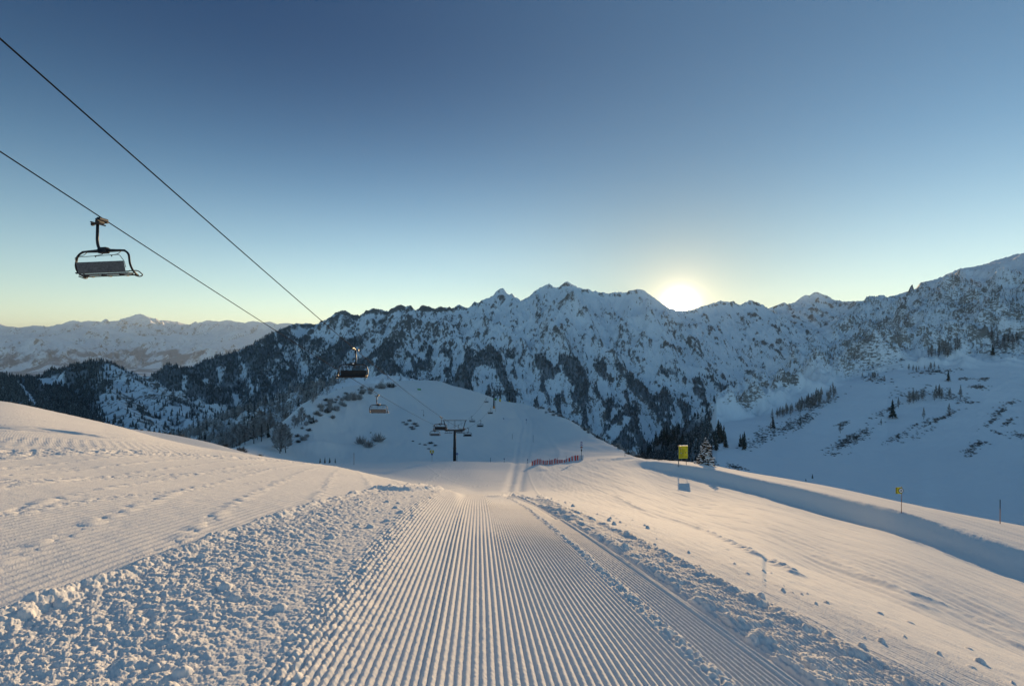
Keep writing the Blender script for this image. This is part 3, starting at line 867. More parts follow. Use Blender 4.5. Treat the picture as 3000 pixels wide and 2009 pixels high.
# ---- the big slope on the right
SECR = {
 1780: [(500,1420),(650,1390),(850,1380),(1000,1400),(1200,1420),(1500,1450),(1900,1600)],
 1960: [(420,1420),(520,1380),(640,1345),(800,1325),(980,1318),(1300,1345),(1800,1560)],
 2050: [(300,1440),(400,1365),(520,1306),(680,1275),(860,1262),(1150,1262),(1800,1500)],
 2100: [(250,1480),(330,1385),(450,1305),(570,1252),(780,1226),(1100,1212),(1700,1420)],
 2225: [(230,1500),(300,1410),(450,1305),(600,1224),(820,1172),(1230,1110),(1900,1330)],
 2364: [(220,1520),(280,1430),(450,1298),(630,1170),(860,1095),(1450,1005),(2200,1230)],
 2430: [(210,1540),(270,1440),(450,1296),(640,1145),(880,1066),(1650,958),(2350,1150)],
 2487: [(200,1560),(260,1455),(450,1294),(650,1128),(900,1044),(1880,912),(2500,1060)],
 2538: [(190,1580),(250,1468),(450,1293),(660,1112),(920,1020),(2050,881),(2700,1000)],
 2600: [(180,1600),(240,1482),(450,1292),(680,1090),(960,994),(2050,874),(2700,1000)],
 2650: [(174,1618),(233,1495),(440,1296),(680,1082),(975,980),(1980,857),(2700,1000)],
 2681: [(170,1630),(230,1500),(435,1298),(680,1078),(985,972),(1900,848),(2600,980)],
 2697: [(168,1636),(228,1503),(432,1299),(680,1076),(990,968),(1880,832),(2600,980)],
 2748: [(160,1650),(220,1520),(425,1303),(680,1070),(1000,955),(1800,819),(2500,980)],
 2820: [(150,1670),(210,1538),(415,1308),(680,1066),(1000,938),(1730,789),(2450,960)],
 2866: [(145,1685),(205,1550),(410,1311),(680,1064),(1000,926),(1700,782),(2400,950)],
 2927: [(138,1700),(198,1565),(405,1316),(680,1062),(1000,912),(1650,761),(2350,930)],
 3000: [(130,1720),(190,1582),(400,1320),(680,1060),(1000,897),(1600,742),(2300,900)],
 3300: [(118,1760),(175,1610),(385,1315),(660,1030),(960,840),(1550,660),(2200,850)],
 4400: [(100,1830),(160,1650),(350,1300),(600,940),(900,700),(1500,500),(2200,780)],
}
URK = np.array(sorted(SECR))
def right_tab(us):
    nk = 7
    Yk = np.array([[math.log(e[0]) for e in SECR[u]] for u in URK]); Qk = np.array([[-(e[1]-CY)/F for e in SECR[u]] for u in URK])
    Ya = np.stack([np.interp(us, URK, Yk[:, j]) for j in range(nk)], 1)
    Qa = np.stack([pchip(URK, Qk[:, j], us) for j in range(nk)], 1)
    return Ya, Qa
RG = {}
def build_right_slope(mat):
    us = np.arange(1780, 4400, 2.4)
    Ya, Qa = right_tab(us)
    ys = 105*(2600/105)**np.linspace(0, 1, 760)
    X = np.zeros((len(ys), len(us))); Y = np.repeat(ys[:, None], len(us), 1)
    Z = np.zeros_like(X)
    ly = np.log(ys)
    for i, u in enumerate(us):
        X[:, i] = (u-CX)/F*ys
        q = pchip(Ya[i], Qa[i], np.clip(ly, Ya[i, 0], Ya[i, -1]))
        z = q*ys
        z0 = Qa[i, 0]*math.exp(Ya[i, 0]); z1 = Qa[i, -1]*math.exp(Ya[i, -1])
        z = np.where(ly < Ya[i, 0], z0-(math.exp(Ya[i, 0])-ys)*0.35, z)
        z = np.where(ly > Ya[i, -1], z1-(ys-math.exp(Ya[i, -1]))*0.5, z)
        Z[:, i] = z
    U = np.repeat(us[None, :], len(ys), 0)
    cy = np.exp(np.interp(U, us, Ya[:, 5]))            # distance of the crest
    by = np.exp(np.interp(U, us, Ya[:, 3]))            # distance of the bench where the cliffs begin
    rel = Y/cy
    rough = smooth(0.62, 0.80, rel*1.0+0.05*fbm(X/160, Y/160, 3, 401))
    cut = smooth(2560, 2260, U)*smooth(0.45, 0.7, rel)
    rough = np.clip(smooth(by*1.0, by*1.16, Y+90*fbm(X/150, Y/150, 4, 402)), 0, 1)
    near_crest = 1-smooth(0.02, 0.30, np.abs(rel-1))
    wx = 60*fbm(X/260, Y/260, 3, 403)
    n1 = (ridged((X+wx)/230, Y/300, 5, 404)-0.42)*95
    n2 = (ridged((X-wx)/64+Y/300, Y/80, 4, 405)-0.4)*26
    n3 = (ridged(X/19, Y/21, 4, 406)-0.4)*7
    n4 = (ridged((X-0.5*Y)/44, (Y+0.5*X)/26, 4, 421)-0.4)*13
    Z = Z + rough*(n1*(1-0.9*near_crest)+n2*(1-0.85*near_crest)+n4*(1-0.85*near_crest)+n3*(1-0.4*near_crest))
    smo = 1-rough
    Z = Z + smo*(4.0*fbm(X/120, Y/120, 3, 407)+1.1*fbm(X/24, Y/24, 3, 408)*smooth(300, 520, Y)+0.30*fbm((X+Y*0.3)/30, (Y-X*0.6)/5, 3, 409))
    gx, gy, sl_ = slope_of(X, Y, Z)
    conc = Z-box_blur(Z, 8)
    rock = -0.55+0.64*rough+rough*(0.50*smooth(0.8, 1.7, sl_)+0.16*smooth(0, 9, conc)+0.6*(ridged(X/150, Y/110, 4, 411)-0.45))
    V = CY-F*Z/Y
    clf = np.exp(-(((U-2600)/95)**2+((V-985)/62)**2))+0.6*np.exp(-(((U-2800)/110)**2+((V-850)/40)**2))
    rock = rock+0.25*clf*rough
    fo = np.zeros_like(Z)
    vl = smooth(2125, 2010, U+90*fbm(X/40, Y/40, 3, 412))*smooth(330, 480, Y)
    fo = np.clip(vl+smooth(1225, 1245, V)*smooth(2100, 2020, U), 0, 1)
    fo = np.clip(fo, 0, 1)
    RG.update(X=X, Y=Y, Z=Z, U=U, V=V, us=us, ys=ys, fo=fo, rough=rough)
    RG['vis'] = visible(X, Y, Z, 0.0005)
    o = terrain_obj('right_mountain_slope', X, Y, Z, mat, rock, fo)
    p, h = scatter(X, Y, Z, fo, 0.016, 13, 45, pad=0.006)
    FORESTS.append((p, h))
    return o

def hit_right(u, v):
    """first point of the right slope seen at (u, v)"""
    j = int(np.clip(round((u-RG['us'][0])/2.4), 0, len(RG['us'])-1))
    V = RG['V'][:, j]
    ok = np.where(V <= v)[0]
    i = int(ok[0]) if len(ok) else int(np.argmin(V))
    return np.array([RG['X'][i, j], RG['Y'][i, j], RG['Z'][i, j]])

# ---------------------------------------------------------------- conifers
def cone_tree(tiers, n, seed, h=1.0, r=0.2, droop=0.35):
    """ragged tiered conifer, triangles only; returns verts, faces (unit height)"""
    rr = random.Random(seed)
    v = []; f = []
    for k in range(tiers):
        t = k/tiers
        z0 = 0.10+0.86*t
        rad = r*(1-t)**0.85*rr.uniform(0.85, 1.15)+0.012
        top = min(1.0, z0+1.35*(0.9/tiers)+0.04)
        a0 = rr.uniform(0, 6.28)
        ti = len(v); v.append((0, 0, top))
        for i in range(n):
            a = a0+2*math.pi*i/n+rr.uniform(-.2, .2)
            R = rad*(1.12 if i % 2 else 0.62)*rr.uniform(0.8, 1.2)
            v.append((math.cos(a)*R, math.sin(a)*R, z0-droop*rad*(1 if i % 2 else 0.2)))
        for i in range(n):
            f.append((ti, ti+1+i, ti+1+(i+1) % n))
    return np.array(v, float), np.array(f, int)

def merge_trees(pos, hgt, templates, seed, tilt=0.04):
    r = np.random.default_rng(seed)
    V = []; Fc = []; T = []; base = 0
    which = r.integers(0, len(templates), len(pos))
    for k, (tv, tf) in enumerate(templates):
        idx = np.where(which == k)[0]
        if not len(idx): continue
        a = r.uniform(0, 2*np.pi, len(idx)); c, s = np.cos(a), np.sin(a)
        w = hgt[idx]*r.uniform(0.8, 1.25, len(idx))
        x = tv[None, :, 0]*w[:, None]; y = tv[None, :, 1]*w[:, None]; z = tv[None, :, 2]*hgt[idx][:, None]
        vx = x*c[:, None]-y*s[:, None]; vy = x*s[:, None]+y*c[:, None]
        vv = np.stack([vx+pos[idx, 0:1], vy+pos[idx, 1:2], z+pos[idx, 2:3]], -1).reshape(-1, 3)
        ff = (tf[None]+(np.arange(len(idx))*len(tv))[:, None, None]).reshape(-1, 3)+base
        V.append(vv); Fc.append(ff); T.append(np.repeat(r.uniform(0, 1, len(idx)), len(tv)))
        base += len(vv)
    return np.concatenate(V), np.concatenate(Fc), np.concatenate(T)

def tree_mat(name, dark, light, snow_amt=0.5, snow=(0.70, 0.74, 0.80)):
    m = bpy.data.materials.new(name); m.use_nodes = True
    nt = m.node_tree; L = nt.links; b = nt.nodes['Principled BSDF']
    b.inputs['Roughness'].default_value = 0.9; b.inputs['Specular IOR Level'].default_value = 0.1
    a = nt.nodes.new('ShaderNodeAttribute'); a.attribute_name = 'tone'
    mx = nt.nodes.new('ShaderNodeMix'); mx.data_type = 'RGBA'
    mx.inputs[6].default_value = (*dark, 1); mx.inputs[7].default_value = (*light, 1)
    L.new(a.outputs['Fac'], mx.inputs[0])
    geo = nt.nodes.new('ShaderNodeNewGeometry')
    n = nt.nodes.new('ShaderNodeTexNoise'); n.inputs['Scale'].default_value = 0.6; n.inputs['Detail'].default_value = 3
    L.new(geo.outputs['Position'], n.inputs['Vector'])
    sf = nt.nodes.new('ShaderNodeMapRange'); sf.inputs['From Min'].default_value = 0.62-0.25*snow_amt; sf.inputs['From Max'].default_value = 0.9-0.25*snow_amt
    sf.inputs['To Max'].default_value = 0.9*snow_amt+0.1
    L.new(n.outputs['Fac'], sf.inputs['Value'])
    m2 = nt.nodes.new('ShaderNodeMix'); m2.data_type = 'RGBA'; m2.inputs[7].default_value = (*snow, 1)
    L.new(sf.outputs[0], m2.inputs[0]); L.new(mx.outputs[2], m2.inputs[6])
    L.new(m2.outputs[2], b.inputs['Base Color'])
    return m
# ---------------------------------------------------------------- assemble the land
def snow_material():
    m = bpy.data.materials.new('snow'); m.use_nodes = True
    nt = m.node_tree; L = nt.links; b = nt.nodes['Principled BSDF']
    b.inputs['Base Color'].default_value = (0.795, 0.785, 0.775, 1)
    b.inputs['Roughness'].default_value = 0.9
    b.inputs['Specular IOR Level'].default_value = 0.04
    geo = nt.nodes.new('ShaderNodeNewGeometry')
    n = nt.nodes.new('ShaderNodeTexNoise'); n.inputs['Scale'].default_value = 45; n.inputs['Detail'].default_value = 6; n.inputs['Roughness'].default_value = 0.7
    L.new(geo.outputs['Position'], n.inputs['Vector'])
    n2 = nt.nodes.new('ShaderNodeTexNoise'); n2.inputs['Scale'].default_value = 2.2; n2.inputs['Detail'].default_value = 6; n2.inputs['Roughness'].default_value = 0.6
    L.new(geo.outputs['Position'], n2.inputs['Vector'])
    bp = nt.nodes.new('ShaderNodeBump'); bp.inputs['Strength'].default_value = 0.35; bp.inputs['Distance'].default_value = 0.008
    L.new(n.outputs['Fac'], bp.inputs['Height'])
    bp2 = nt.nodes.new('ShaderNodeBump'); bp2.inputs['Strength'].default_value = 0.25; bp2.inputs['Distance'].default_value = 0.06
    L.new(n2.outputs['Fac'], bp2.inputs['Height']); L.new(bp.outputs[0], bp2.inputs['Normal'])
    L.new(bp2.outputs[0], b.inputs['Normal'])
    return m

M_snow = snow_material()
M_mtn = mountain_mat('mountain_snow_and_rock', rock1=(0.09, 0.088, 0.09), rock2=(0.21, 0.195, 0.18), fine=0.032, bumpd=7)
M_far = mountain_mat('far_mountain_snow_and_rock', wood=(0.09, 0.12, 0.17), fine=0.005, bumpd=25)
M_right = mountain_mat('right_slope_snow_and_rock', rock1=(0.16, 0.155, 0.15), rock2=(0.31, 0.29, 0.27), fine=0.075, bumpd=2.5)
M_forest = tree_mat('snowy_conifer_needles', (0.028, 0.036, 0.038), (0.085, 0.098, 0.10), 0.5)

slope = build_slope(M_snow); slope['kind'] = 'structure'
build_far_range(M_far)
build_main_range(M_mtn)
build_left_hill(M_mtn)
build_right_slope(M_right)

T_low = [cone_tree(3, 6, 100+i, r=0.20) for i in range(5)]
for (p, h), nm in zip(FORESTS, ('forest', 'forest', 'forest')):
    v, f, t = merge_trees(p, h, T_low, 9)
    print('forest', len(p))
    me = mesh_np(nm, v, f, M_forest, False, {'tone': t})
    o = link(bpy.data.objects.new(nm, me)); o['kind'] = 'stuff'

# ---------------------------------------------------------------- small mesh builder
class MB:
    def __init__(self): self.v = []; self.f = []; self.m = []
    def add(self, vs, fs, mi=0):
        b = len(self.v); self.v += [tuple(p) for p in vs]
        self.f += [tuple(b+i for i in f) for f in fs]; self.m += [mi]*len(fs)
    def box(self, c, s, rot=None, mi=0, bev=0.0):
        cx, cy, cz = c; sx, sy, sz = s[0]/2, s[1]/2, s[2]/2
        b = min(bev, sx*.9, sy*.9, sz*.9)
        if b <= 0:
            vs = [(x, y, z) for x in (-sx, sx) for y in (-sy, sy) for z in (-sz, sz)]
            fs = [(0,1,3,2),(4,6,7,5),(0,4,5,1),(2,3,7,6),(0,2,6,4),(1,5,7,3)]
        else:
            vs = []; fs = []
            idx = {}
            for x in (-1, 1):
                for y in (-1, 1):
                    for z in (-1, 1):
                        for ax in range(3):
                            p = [x*(sx-b), y*(sy-b), z*(sz-b)]
                            p[ax] = (x*sx, y*sy, z*sz)[ax]
                            idx[(x, y, z, ax)] = len(vs); vs.append(tuple(p))
            for ax in range(3):
                o = [a for a in range(3) if a != ax]
                for s_ in (-1, 1):
                    q = []
                    for a, c_ in ((-1,-1),(1,-1),(1,1),(-1,1)):
                        k = [0,0,0]; k[ax] = s_; k[o[0]] = a; k[o[1]] = c_
                        q.append(idx[(k[0],k[1],k[2],ax)])
                    fs.append(tuple(q))
            for ax in range(3):
                o = [a for a in range(3) if a != ax]
                for a in (-1, 1):
                    for c_ in (-1, 1):
                        k0 = [0,0,0]; k1 = [0,0,0]
                        k0[ax] = -1; k1[ax] = 1; k0[o[0]] = k1[o[0]] = a; k0[o[1]] = k1[o[1]] = c_
                        fs.append((idx[(*k0, o[0])], idx[(*k1, o[0])], idx[(*k1, o[1])], idx[(*k0, o[1])]))
            for x in (-1, 1):
                for y in (-1, 1):
                    for z in (-1, 1):
                        fs.append((idx[(x,y,z,0)], idx[(x,y,z,1)], idx[(x,y,z,2)]))
        out = []
        for p in vs:
            q = Vector(p)
            if rot is not None: q = rot @ q
            out.append((q.x+cx, q.y+cy, q.z+cz))
        self.add(out, fs, mi)
    def tube(self, pts, r, n=8, mi=0, closed=False, caps=True):
        pts = [Vector(p) for p in pts]; rs = r if isinstance(r, (list, tuple)) else [r]*len(pts)
        vs = []; fs = []
        N = len(pts)
        up = None
        for i, p in enumerate(pts):
            if closed: t = (pts[(i+1) % N]-pts[i-1]).normalized()
            else: t = (pts[min(i+1, N-1)]-pts[max(i-1, 0)]).normalized()
            if up is None:
                up = Vector((0, 0, 1)) if abs(t.z) < 0.9 else Vector((1, 0, 0))
            a = t.cross(up).normalized(); b = a.cross(t).normalized(); up = b
            for k in range(n):
                an = 2*math.pi*k/n
                q = p+(a*math.cos(an)+b*math.sin(an))*rs[i]
                vs.append((q.x, q.y, q.z))
        for i in range(N if closed else N-1):
            j = (i+1) % N
            for k in range(n):
                fs.append((i*n+k, i*n+(k+1) % n, j*n+(k+1) % n, j*n+k))
        if caps and not closed:
            fs.append(tuple(range(n-1, -1, -1))); fs.append(tuple(range((N-1)*n, N*n)))
        self.add(vs, fs, mi)
    def disc(self, c, r, th, axis='y', n=20, mi=0):
        c = Vector(c); d = {'x': Vector((1,0,0)), 'y': Vector((0,1,0)), 'z': Vector((0,0,1))}[axis]*th/2
        self.tube([c-d, c+d], r, n, mi)
    def blob(self, c, s, seed, n=7, m=5, mi=0, amp=0.25):
        r = random.Random(seed); vs = []; fs = []
        for i in range(m+1):
            th = math.pi*i/m
            for k in range(n):
                ph = 2*math.pi*(k+0.5*(i % 2))/n; w = 1+r.uniform(-amp, amp)
                vs.append((c[0]+s[0]*w*math.sin(th)*math.cos(ph), c[1]+s[1]*w*math.sin(th)*math.sin(ph), c[2]+s[2]*w*math.cos(th)))
        for i in range(m):
            for k in range(n):
                fs.append((i*n+k, (i+1)*n+k, (i+1)*n+(k+1) % n, i*n+(k+1) % n))
        self.add(vs, fs, mi)
    def build(self, name, mats, parent=None, smooth_shade=False):
        me = bpy.data.meshes.new(name)
        me.from_pydata(self.v, [], self.f)
        for m in (mats if isinstance(mats, (list, tuple)) else [mats]): me.materials.append(m)
        me.polygons.foreach_set('material_index', self.m)
        me.polygons.foreach_set('use_smooth', [smooth_shade]*len(self.f))
        me.update()
        return link(bpy.data.objects.new(name, me), parent)

def empty(name, loc, rz=0.0):
    o = bpy.data.objects.new(name, None); COL.objects.link(o)
    o.location = loc; o.rotation_euler = (0, 0, rz); o.empty_display_size = 0.3
    return o

def kids(o): return [c for c in bpy.data.objects if c.parent == o]
def copy_tree(o, parent=None):
    c = o.copy(); COL.objects.link(c)
    if parent is not None: c.parent = parent
    for ch in kids(o): copy_tree(ch, c)
    return c

def bend(pts, r, n=5):
    """round the corners of a polyline"""
    pts = [Vector(p) for p in pts]; out = [pts[0]]
    for i in range(1, len(pts)-1):
        a, b, c = pts[i-1], pts[i], pts[i+1]
        d1 = (a-b); d2 = (c-b); q = min(r, d1.length*0.48, d2.length*0.48)
        p0 = b+d1.normalized()*q; p1 = b+d2.normalized()*q
        for k in range(n+1):
            t = k/n
            out.append(p0*(1-t)**2+b*2*t*(1-t)+p1*t*t)
    out.append(pts[-1])
    return out

def on_snow(u, v=None, y=None, dz=0.0):
    """ground point seen at photo position (u, v), or at distance y in direction u"""
    if y is None:
        p = hit(u, v); x, y = p[0], p[1]
    else: x = (u-CX)/F*y
    return Vector((x, y, float(ground_z(x, y)[0])+dz))

M_steel = noise_mat('dark_painted_steel', (0.016, 0.019, 0.024), (0.035, 0.04, 0.048), 6, 0.5, 0.3)
M_frame = noise_mat('black_tube_steel', (0.012, 0.014, 0.018), (0.028, 0.031, 0.037), 9, 0.42, 0.5)
M_rope = noise_mat('greased_wire_rope', (0.008, 0.008, 0.009), (0.016, 0.015, 0.015), 30, 0.9, 0.0, spec=0.05)
M_galv = noise_mat('galvanised_steel', (0.10, 0.11, 0.12), (0.19, 0.20, 0.21), 8, 0.5, 0.7)
M_seat = noise_mat('grey_seat_padding', (0.07, 0.075, 0.085), (0.12, 0.125, 0.135), 14, 0.75, bump=0.004)
M_seatdark = noise_mat('dark_seat_padding', (0.012, 0.012, 0.015), (0.026, 0.026, 0.03), 14, 0.75)
M_orange = noise_mat('orange_protective_mat', (0.45, 0.16, 0.03), (0.60, 0.24, 0.05), 4, 0.7)
M_yellowpad = noise_mat('yellow_protective_mat', (0.55, 0.38, 0.03), (0.70, 0.48, 0.05), 4, 0.7)
M_yel = noise_mat('yellow_sign_paint', (0.72, 0.55, 0.015), (0.80, 0.62, 0.02), 5, 0.55)
M_black = noise_mat('black_print', (0.012, 0.012, 0.012), (0.03, 0.03, 0.03), 20, 0.6)
M_red = noise_mat('red_print', (0.42, 0.025, 0.02), (0.55, 0.04, 0.03), 12, 0.6)
M_white = noise_mat('white_print', (0.70, 0.70, 0.70), (0.8, 0.8, 0.8), 12, 0.6)
M_bluep = noise_mat('blue_print', (0.02, 0.06, 0.20), (0.03, 0.09, 0.28), 12, 0.6)
M_redcloth = noise_mat('red_net_cloth', (0.55, 0.03, 0.02), (0.68, 0.05, 0.03), 7, 0.85)
M_whitecloth = noise_mat('pale_net_cloth', (0.45, 0.48, 0.52), (0.60, 0.62, 0.66), 7, 0.85)
M_pole = noise_mat('orange_marker_pole', (0.30, 0.14, 0.10), (0.40, 0.20, 0.13), 9, 0.7)
M_bark = noise_mat('bark', (0.035, 0.028, 0.024), (0.08, 0.065, 0.055), 12, 0.95)
M_snowcap = noise_mat('settled_snow', (0.78, 0.79, 0.80), (0.84, 0.85, 0.86), 5, 0.9, bump=0.03)
M_green = noise_mat('green_print', (0.05, 0.22, 0.05), (0.08, 0.30, 0.07), 12, 0.6)
M_wood = noise_mat('grey_timber', (0.10, 0.09, 0.085), (0.18, 0.16, 0.15), 6, 0.9)

# ---------------------------------------------------------------- chairlift
def rope_fit(p):
    A = np.array([[q[0]**2, q[0], 1] for q in p]); return np.linalg.lstsq(A, np.array([q[1] for q in p]), rcond=None)[0]
def row_z(v, y): return -(v-CY)/F*y
# (y, z) knots of both ropes; left rope hangs over x about -16, right rope over x about -11.8
TOWERS = [(1332, 125, 1352, 1258), (1447, 280, 1203, 1150.7), (1465, 350, 1176, 1131), (1492, 440, 1177, 1147), (1500.6, 575, 1180, 1164)]
tw = []
for (u, y, vb, vt) in TOWERS:
    tw.append(((u-CX)/F*y, y, row_z(vb, y), row_z(vt, y)))
GAUGE = 4.25
fL = rope_fit([(16, row_z(437, 16)), (19.6, row_z(632, 19.6)), (61, row_z(1158, 61)), (125, row_z(1259, 125)), (85, row_z(1213, 85))])
fR = rope_fit([(11.8, row_z(120, 11.8)), (38, row_z(1013, 38)), (85, row_z(1222, 85)), (125, row_z(1257, 125))])
def rope_x(side, y):
    ys_ = [-60, 20, 125, 280, 350, 440, 575]
    xs_ = [-14.0, -13.9, tw[0][0], tw[1][0], tw[2][0], tw[3][0], tw[4][0]]
    if side < 0: xs_[0] = xs_[1] = -13.85
    g = np.interp(y, [0, 125, 280, 600], [4.2, 4.25, 4.9, 4.9])
    return float(np.interp(y, ys_, xs_))+side*g/2
def rope_z(side, y):
    if y <= 125:
        f = fL if side < 0 else fR
        return float(f[0]*y*y+f[1]*y+f[2])
    z0 = {-1: float(fL @ [125*125, 125, 1]), 1: float(fR @ [125*125, 125, 1])}[side]
    kn = [(125, z0)]+[(t[1], t[3]+0.35) for t in tw[1:]]+[(640, tw[4][3]-9)]
    for (ya, za), (yb, zb) in zip(kn[:-1], kn[1:]):
        if y <= yb:
            t = (y-ya)/(yb-ya)
            return za+(zb-za)*t-4*t*(1-t)*((yb-ya)/155)**2*3.4
    return kn[-1][1]
for side, lab in ((-1, 'left haul rope of the chairlift, carrying the nearest chair, dark steel against the sky'), (1, 'right haul rope of the chairlift, the higher one crossing the sky without the near chair')):
    mb = MB()
    ys_ = list(np.linspace(-40, 125, 90))+list(np.linspace(128, 640, 130))
    mb.tube([(rope_x(side, y), y, rope_z(side, y)) for y in ys_], 0.021, 8)
    o = mb.build('haul_rope', M_rope, smooth_shade=True)
    tag(o, lab, 'cable', 'haul ropes of the chairlift')

def make_chair(seat_mat, name='lift_chair'):
    """four-seat chair; origin at the grip on the rope, x across the rope, the hanger swings out to -x; sitters face -y"""
    root = empty(name, (0, 0, 0))
    g = MB()                                                   # grip and its rollers
    g.box((0, 0, 0), (0.16, 0.50, 0.13), bev=0.03)
    g.box((-0.10, 0.02, -0.11), (0.20, 0.34, 0.14), bev=0.03)
    for dy in (-0.24, 0.24): g.disc((-0.02, dy, -0.05), 0.065, 0.10, 'x', 12)
    g.box((-0.20, 0.0, -0.17), (0.07, 0.78, 0.05), bev=0.015)
    g.tube([(-0.2, 0, -0.18), (-0.43, -0.02, -0.17)], 0.035, 8); g.disc((-0.46, -0.02, -0.17), 0.075, 0.07, 'x', 12)
    g.build('grip', M_steel, root)
    a = MB()
    a.tube(bend([(-0.22, 0, -0.12), (-0.27, 0, -0.95), (-0.20, 0, -1.28), (0.28, 0, -1.32)], 0.28, 6), 0.058, 10)
    a.build('hanger_arm', M_frame, root, True)
    b = MB(); b.box((0.0, 0, -1.33), (0.40, 0.26, 0.26), bev=0.04)
    b.tube([(-0.02, 0, -1.34), (-0.95, 0, -1.36)], [0.085, 0.04], 8); b.tube([(0.02, 0, -1.34), (0.95, 0, -1.36)], [0.085, 0.04], 8)
    b.build('suspension_block', M_steel, root, True)
    n_ = MB(); n_.box((-0.07, -0.135, -1.27), (0.13, 0.012, 0.09)); n_.build('number_plate', M_white, root)
    f = MB()
    w = 1.18
    f.tube(bend([(-w-0.02, -0.42, -2.40), (-w-0.06, -0.10, -2.26), (-w-0.05, 0.05, -1.98), (-w+0.05, 0.03, -1.52), (-w+0.25, 0, -1.36), (w-0.25, 0, -1.36), (w-0.05, 0.03, -1.52), (w-0.0, 0.05, -1.98), (w+0.02, -0.10, -2.26), (w-0.02, -0.42, -2.40)], 0.16, 5), 0.043, 9)
    f.build('bail_frame', M_frame, root, True)
    s = MB()
    s.box((0, -0.12, -2.34), (2.08, 0.50, 0.07), Matrix.Rotation(math.radians(-7), 3, 'X'), bev=0.03)
    s.build('seat', seat_mat, root)
    k = MB(); k.box((0, 0.17, -2.08), (2.08, 0.06, 0.48), Matrix.Rotation(math.radians(-12), 3, 'X'), bev=0.025)
    k.build('backrest', seat_mat, root)
    u_ = MB()
    u_.tube([(-w+0.02, 0.10, -2.29), (w-0.02, 0.10, -2.29)], 0.03, 8); u_.tube([(-w+0.02, -0.36, -2.38), (w-0.02, -0.36, -2.38)], 0.026, 8)
    for sx in (-0.78, 0, 0.78): u_.box((sx, -0.12, -2.41), (0.05, 0.52, 0.04))
    u_.build('seat_frame', M_frame, root, True)
    for sx in (-1, 1):
        r = MB(); r.tube(bend([(sx*w, 0.10, -2.27), (sx*(w+0.07), -0.30, -2.20), (sx*(w+0.07), -0.62, -2.36), (sx*(w+0.03), -0.44, -2.46), (sx*w, -0.05, -2.40)], 0.12, 4), 0.024, 8)
        r.build('arm_loop', M_frame, root, True)
    q = MB()
    q.tube(bend([(-w+0.08, 0.12, -2.12), (-w+0.04, 0.10, -1.85), (-w+0.12, 0.25, -1.63), (w-0.30, 0.25, -1.58), (w-0.14, 0.18, -1.86), (w-0.13, 0.12, -2.12)], 0.08, 4), 0.013, 6)
    for sx in (-0.78, 0.02, 0.72):
        q.tube(bend([(sx+0.06, 0.02, -1.40), (sx+0.02, 0.15, -1.54), (sx-0.22, 0.25, -1.60)], 0.05, 3), 0.013, 6)
        q.tube([(sx-0.16, 0.25, -1.60), (sx-0.06, 0.38, -1.67)], 0.022, 6)
    q.build('safety_bar', M_frame, root, True)
    for ch in kids(root):                       # sitters look along +y
        ch.data.transform(Matrix.Scale(-1, 4, (0, 1, 0))); ch.data.flip_normals()
    return root

chair_up = make_chair(M_seat)
chair_down = make_chair(M_seatdark)
cl = [  # side, distance, label
 (-1, 19.95, 'large grey-seated lift chair hanging against the open sky, nearest of all'),
 (1, 38, 'dark-seated lift chair in front of the wooded mountain wall, second largest'),
 (-1, 61.5, 'grey-seated lift chair over the round snow hill, left of the first pylon'),
 (1, 84.5, 'dark-seated lift chair directly in front of the left arm of the first pylon'),
 (-1, 107, 'grey-seated lift chair hanging lowest, left of the first pylon mast below its arm'),
 (1, 134, 'dark-seated lift chair just right of the first pylon mast'),
 (-1, 150, 'grey-seated lift chair touching the right end of the first pylon crossarm'),
 (1, 170, 'dark-seated lift chair halfway between the first and second pylons'),
 (-1, 188, 'pale lift chair over the snow hill, upper left between the first two pylons'),
 (1, 218, 'dark-seated lift chair beside the mast of the second pylon'),
 (-1, 258, 'tiny lift chair at the left arm of the second pylon'),
 (-1, 322, 'tiny lift chair between the second and third pylons'),
 (1, 405, 'tiny lift chair left of the fourth pylon'),
 (1, 545, 'tiny lift chair beside the farthest pylon'),
]
seen = {-1: False, 1: False}
for side, y, lab in cl:
    src = chair_up if side < 0 else chair_down
    o = src if not seen[side] else copy_tree(src)
    seen[side] = True
    o.location = (rope_x(side, y), y, rope_z(side, y)-0.05)
    # carriers on the two ropes face opposite ways; a small swing of its own for each
    sw = random.Random(int(y*7)).uniform(-1.5, 1.5)
    if side < 0: o.rotation_euler = (0, math.radians(-2.0 if y < 30 else 0.4), math.radians(sw))
    else: o.rotation_euler = (0, 0, math.radians(180+sw))
    o.scale = (0.9, 0.9, 0.9)
    tag(o, lab, 'chairlift chair', 'chairs hanging on the chairlift')

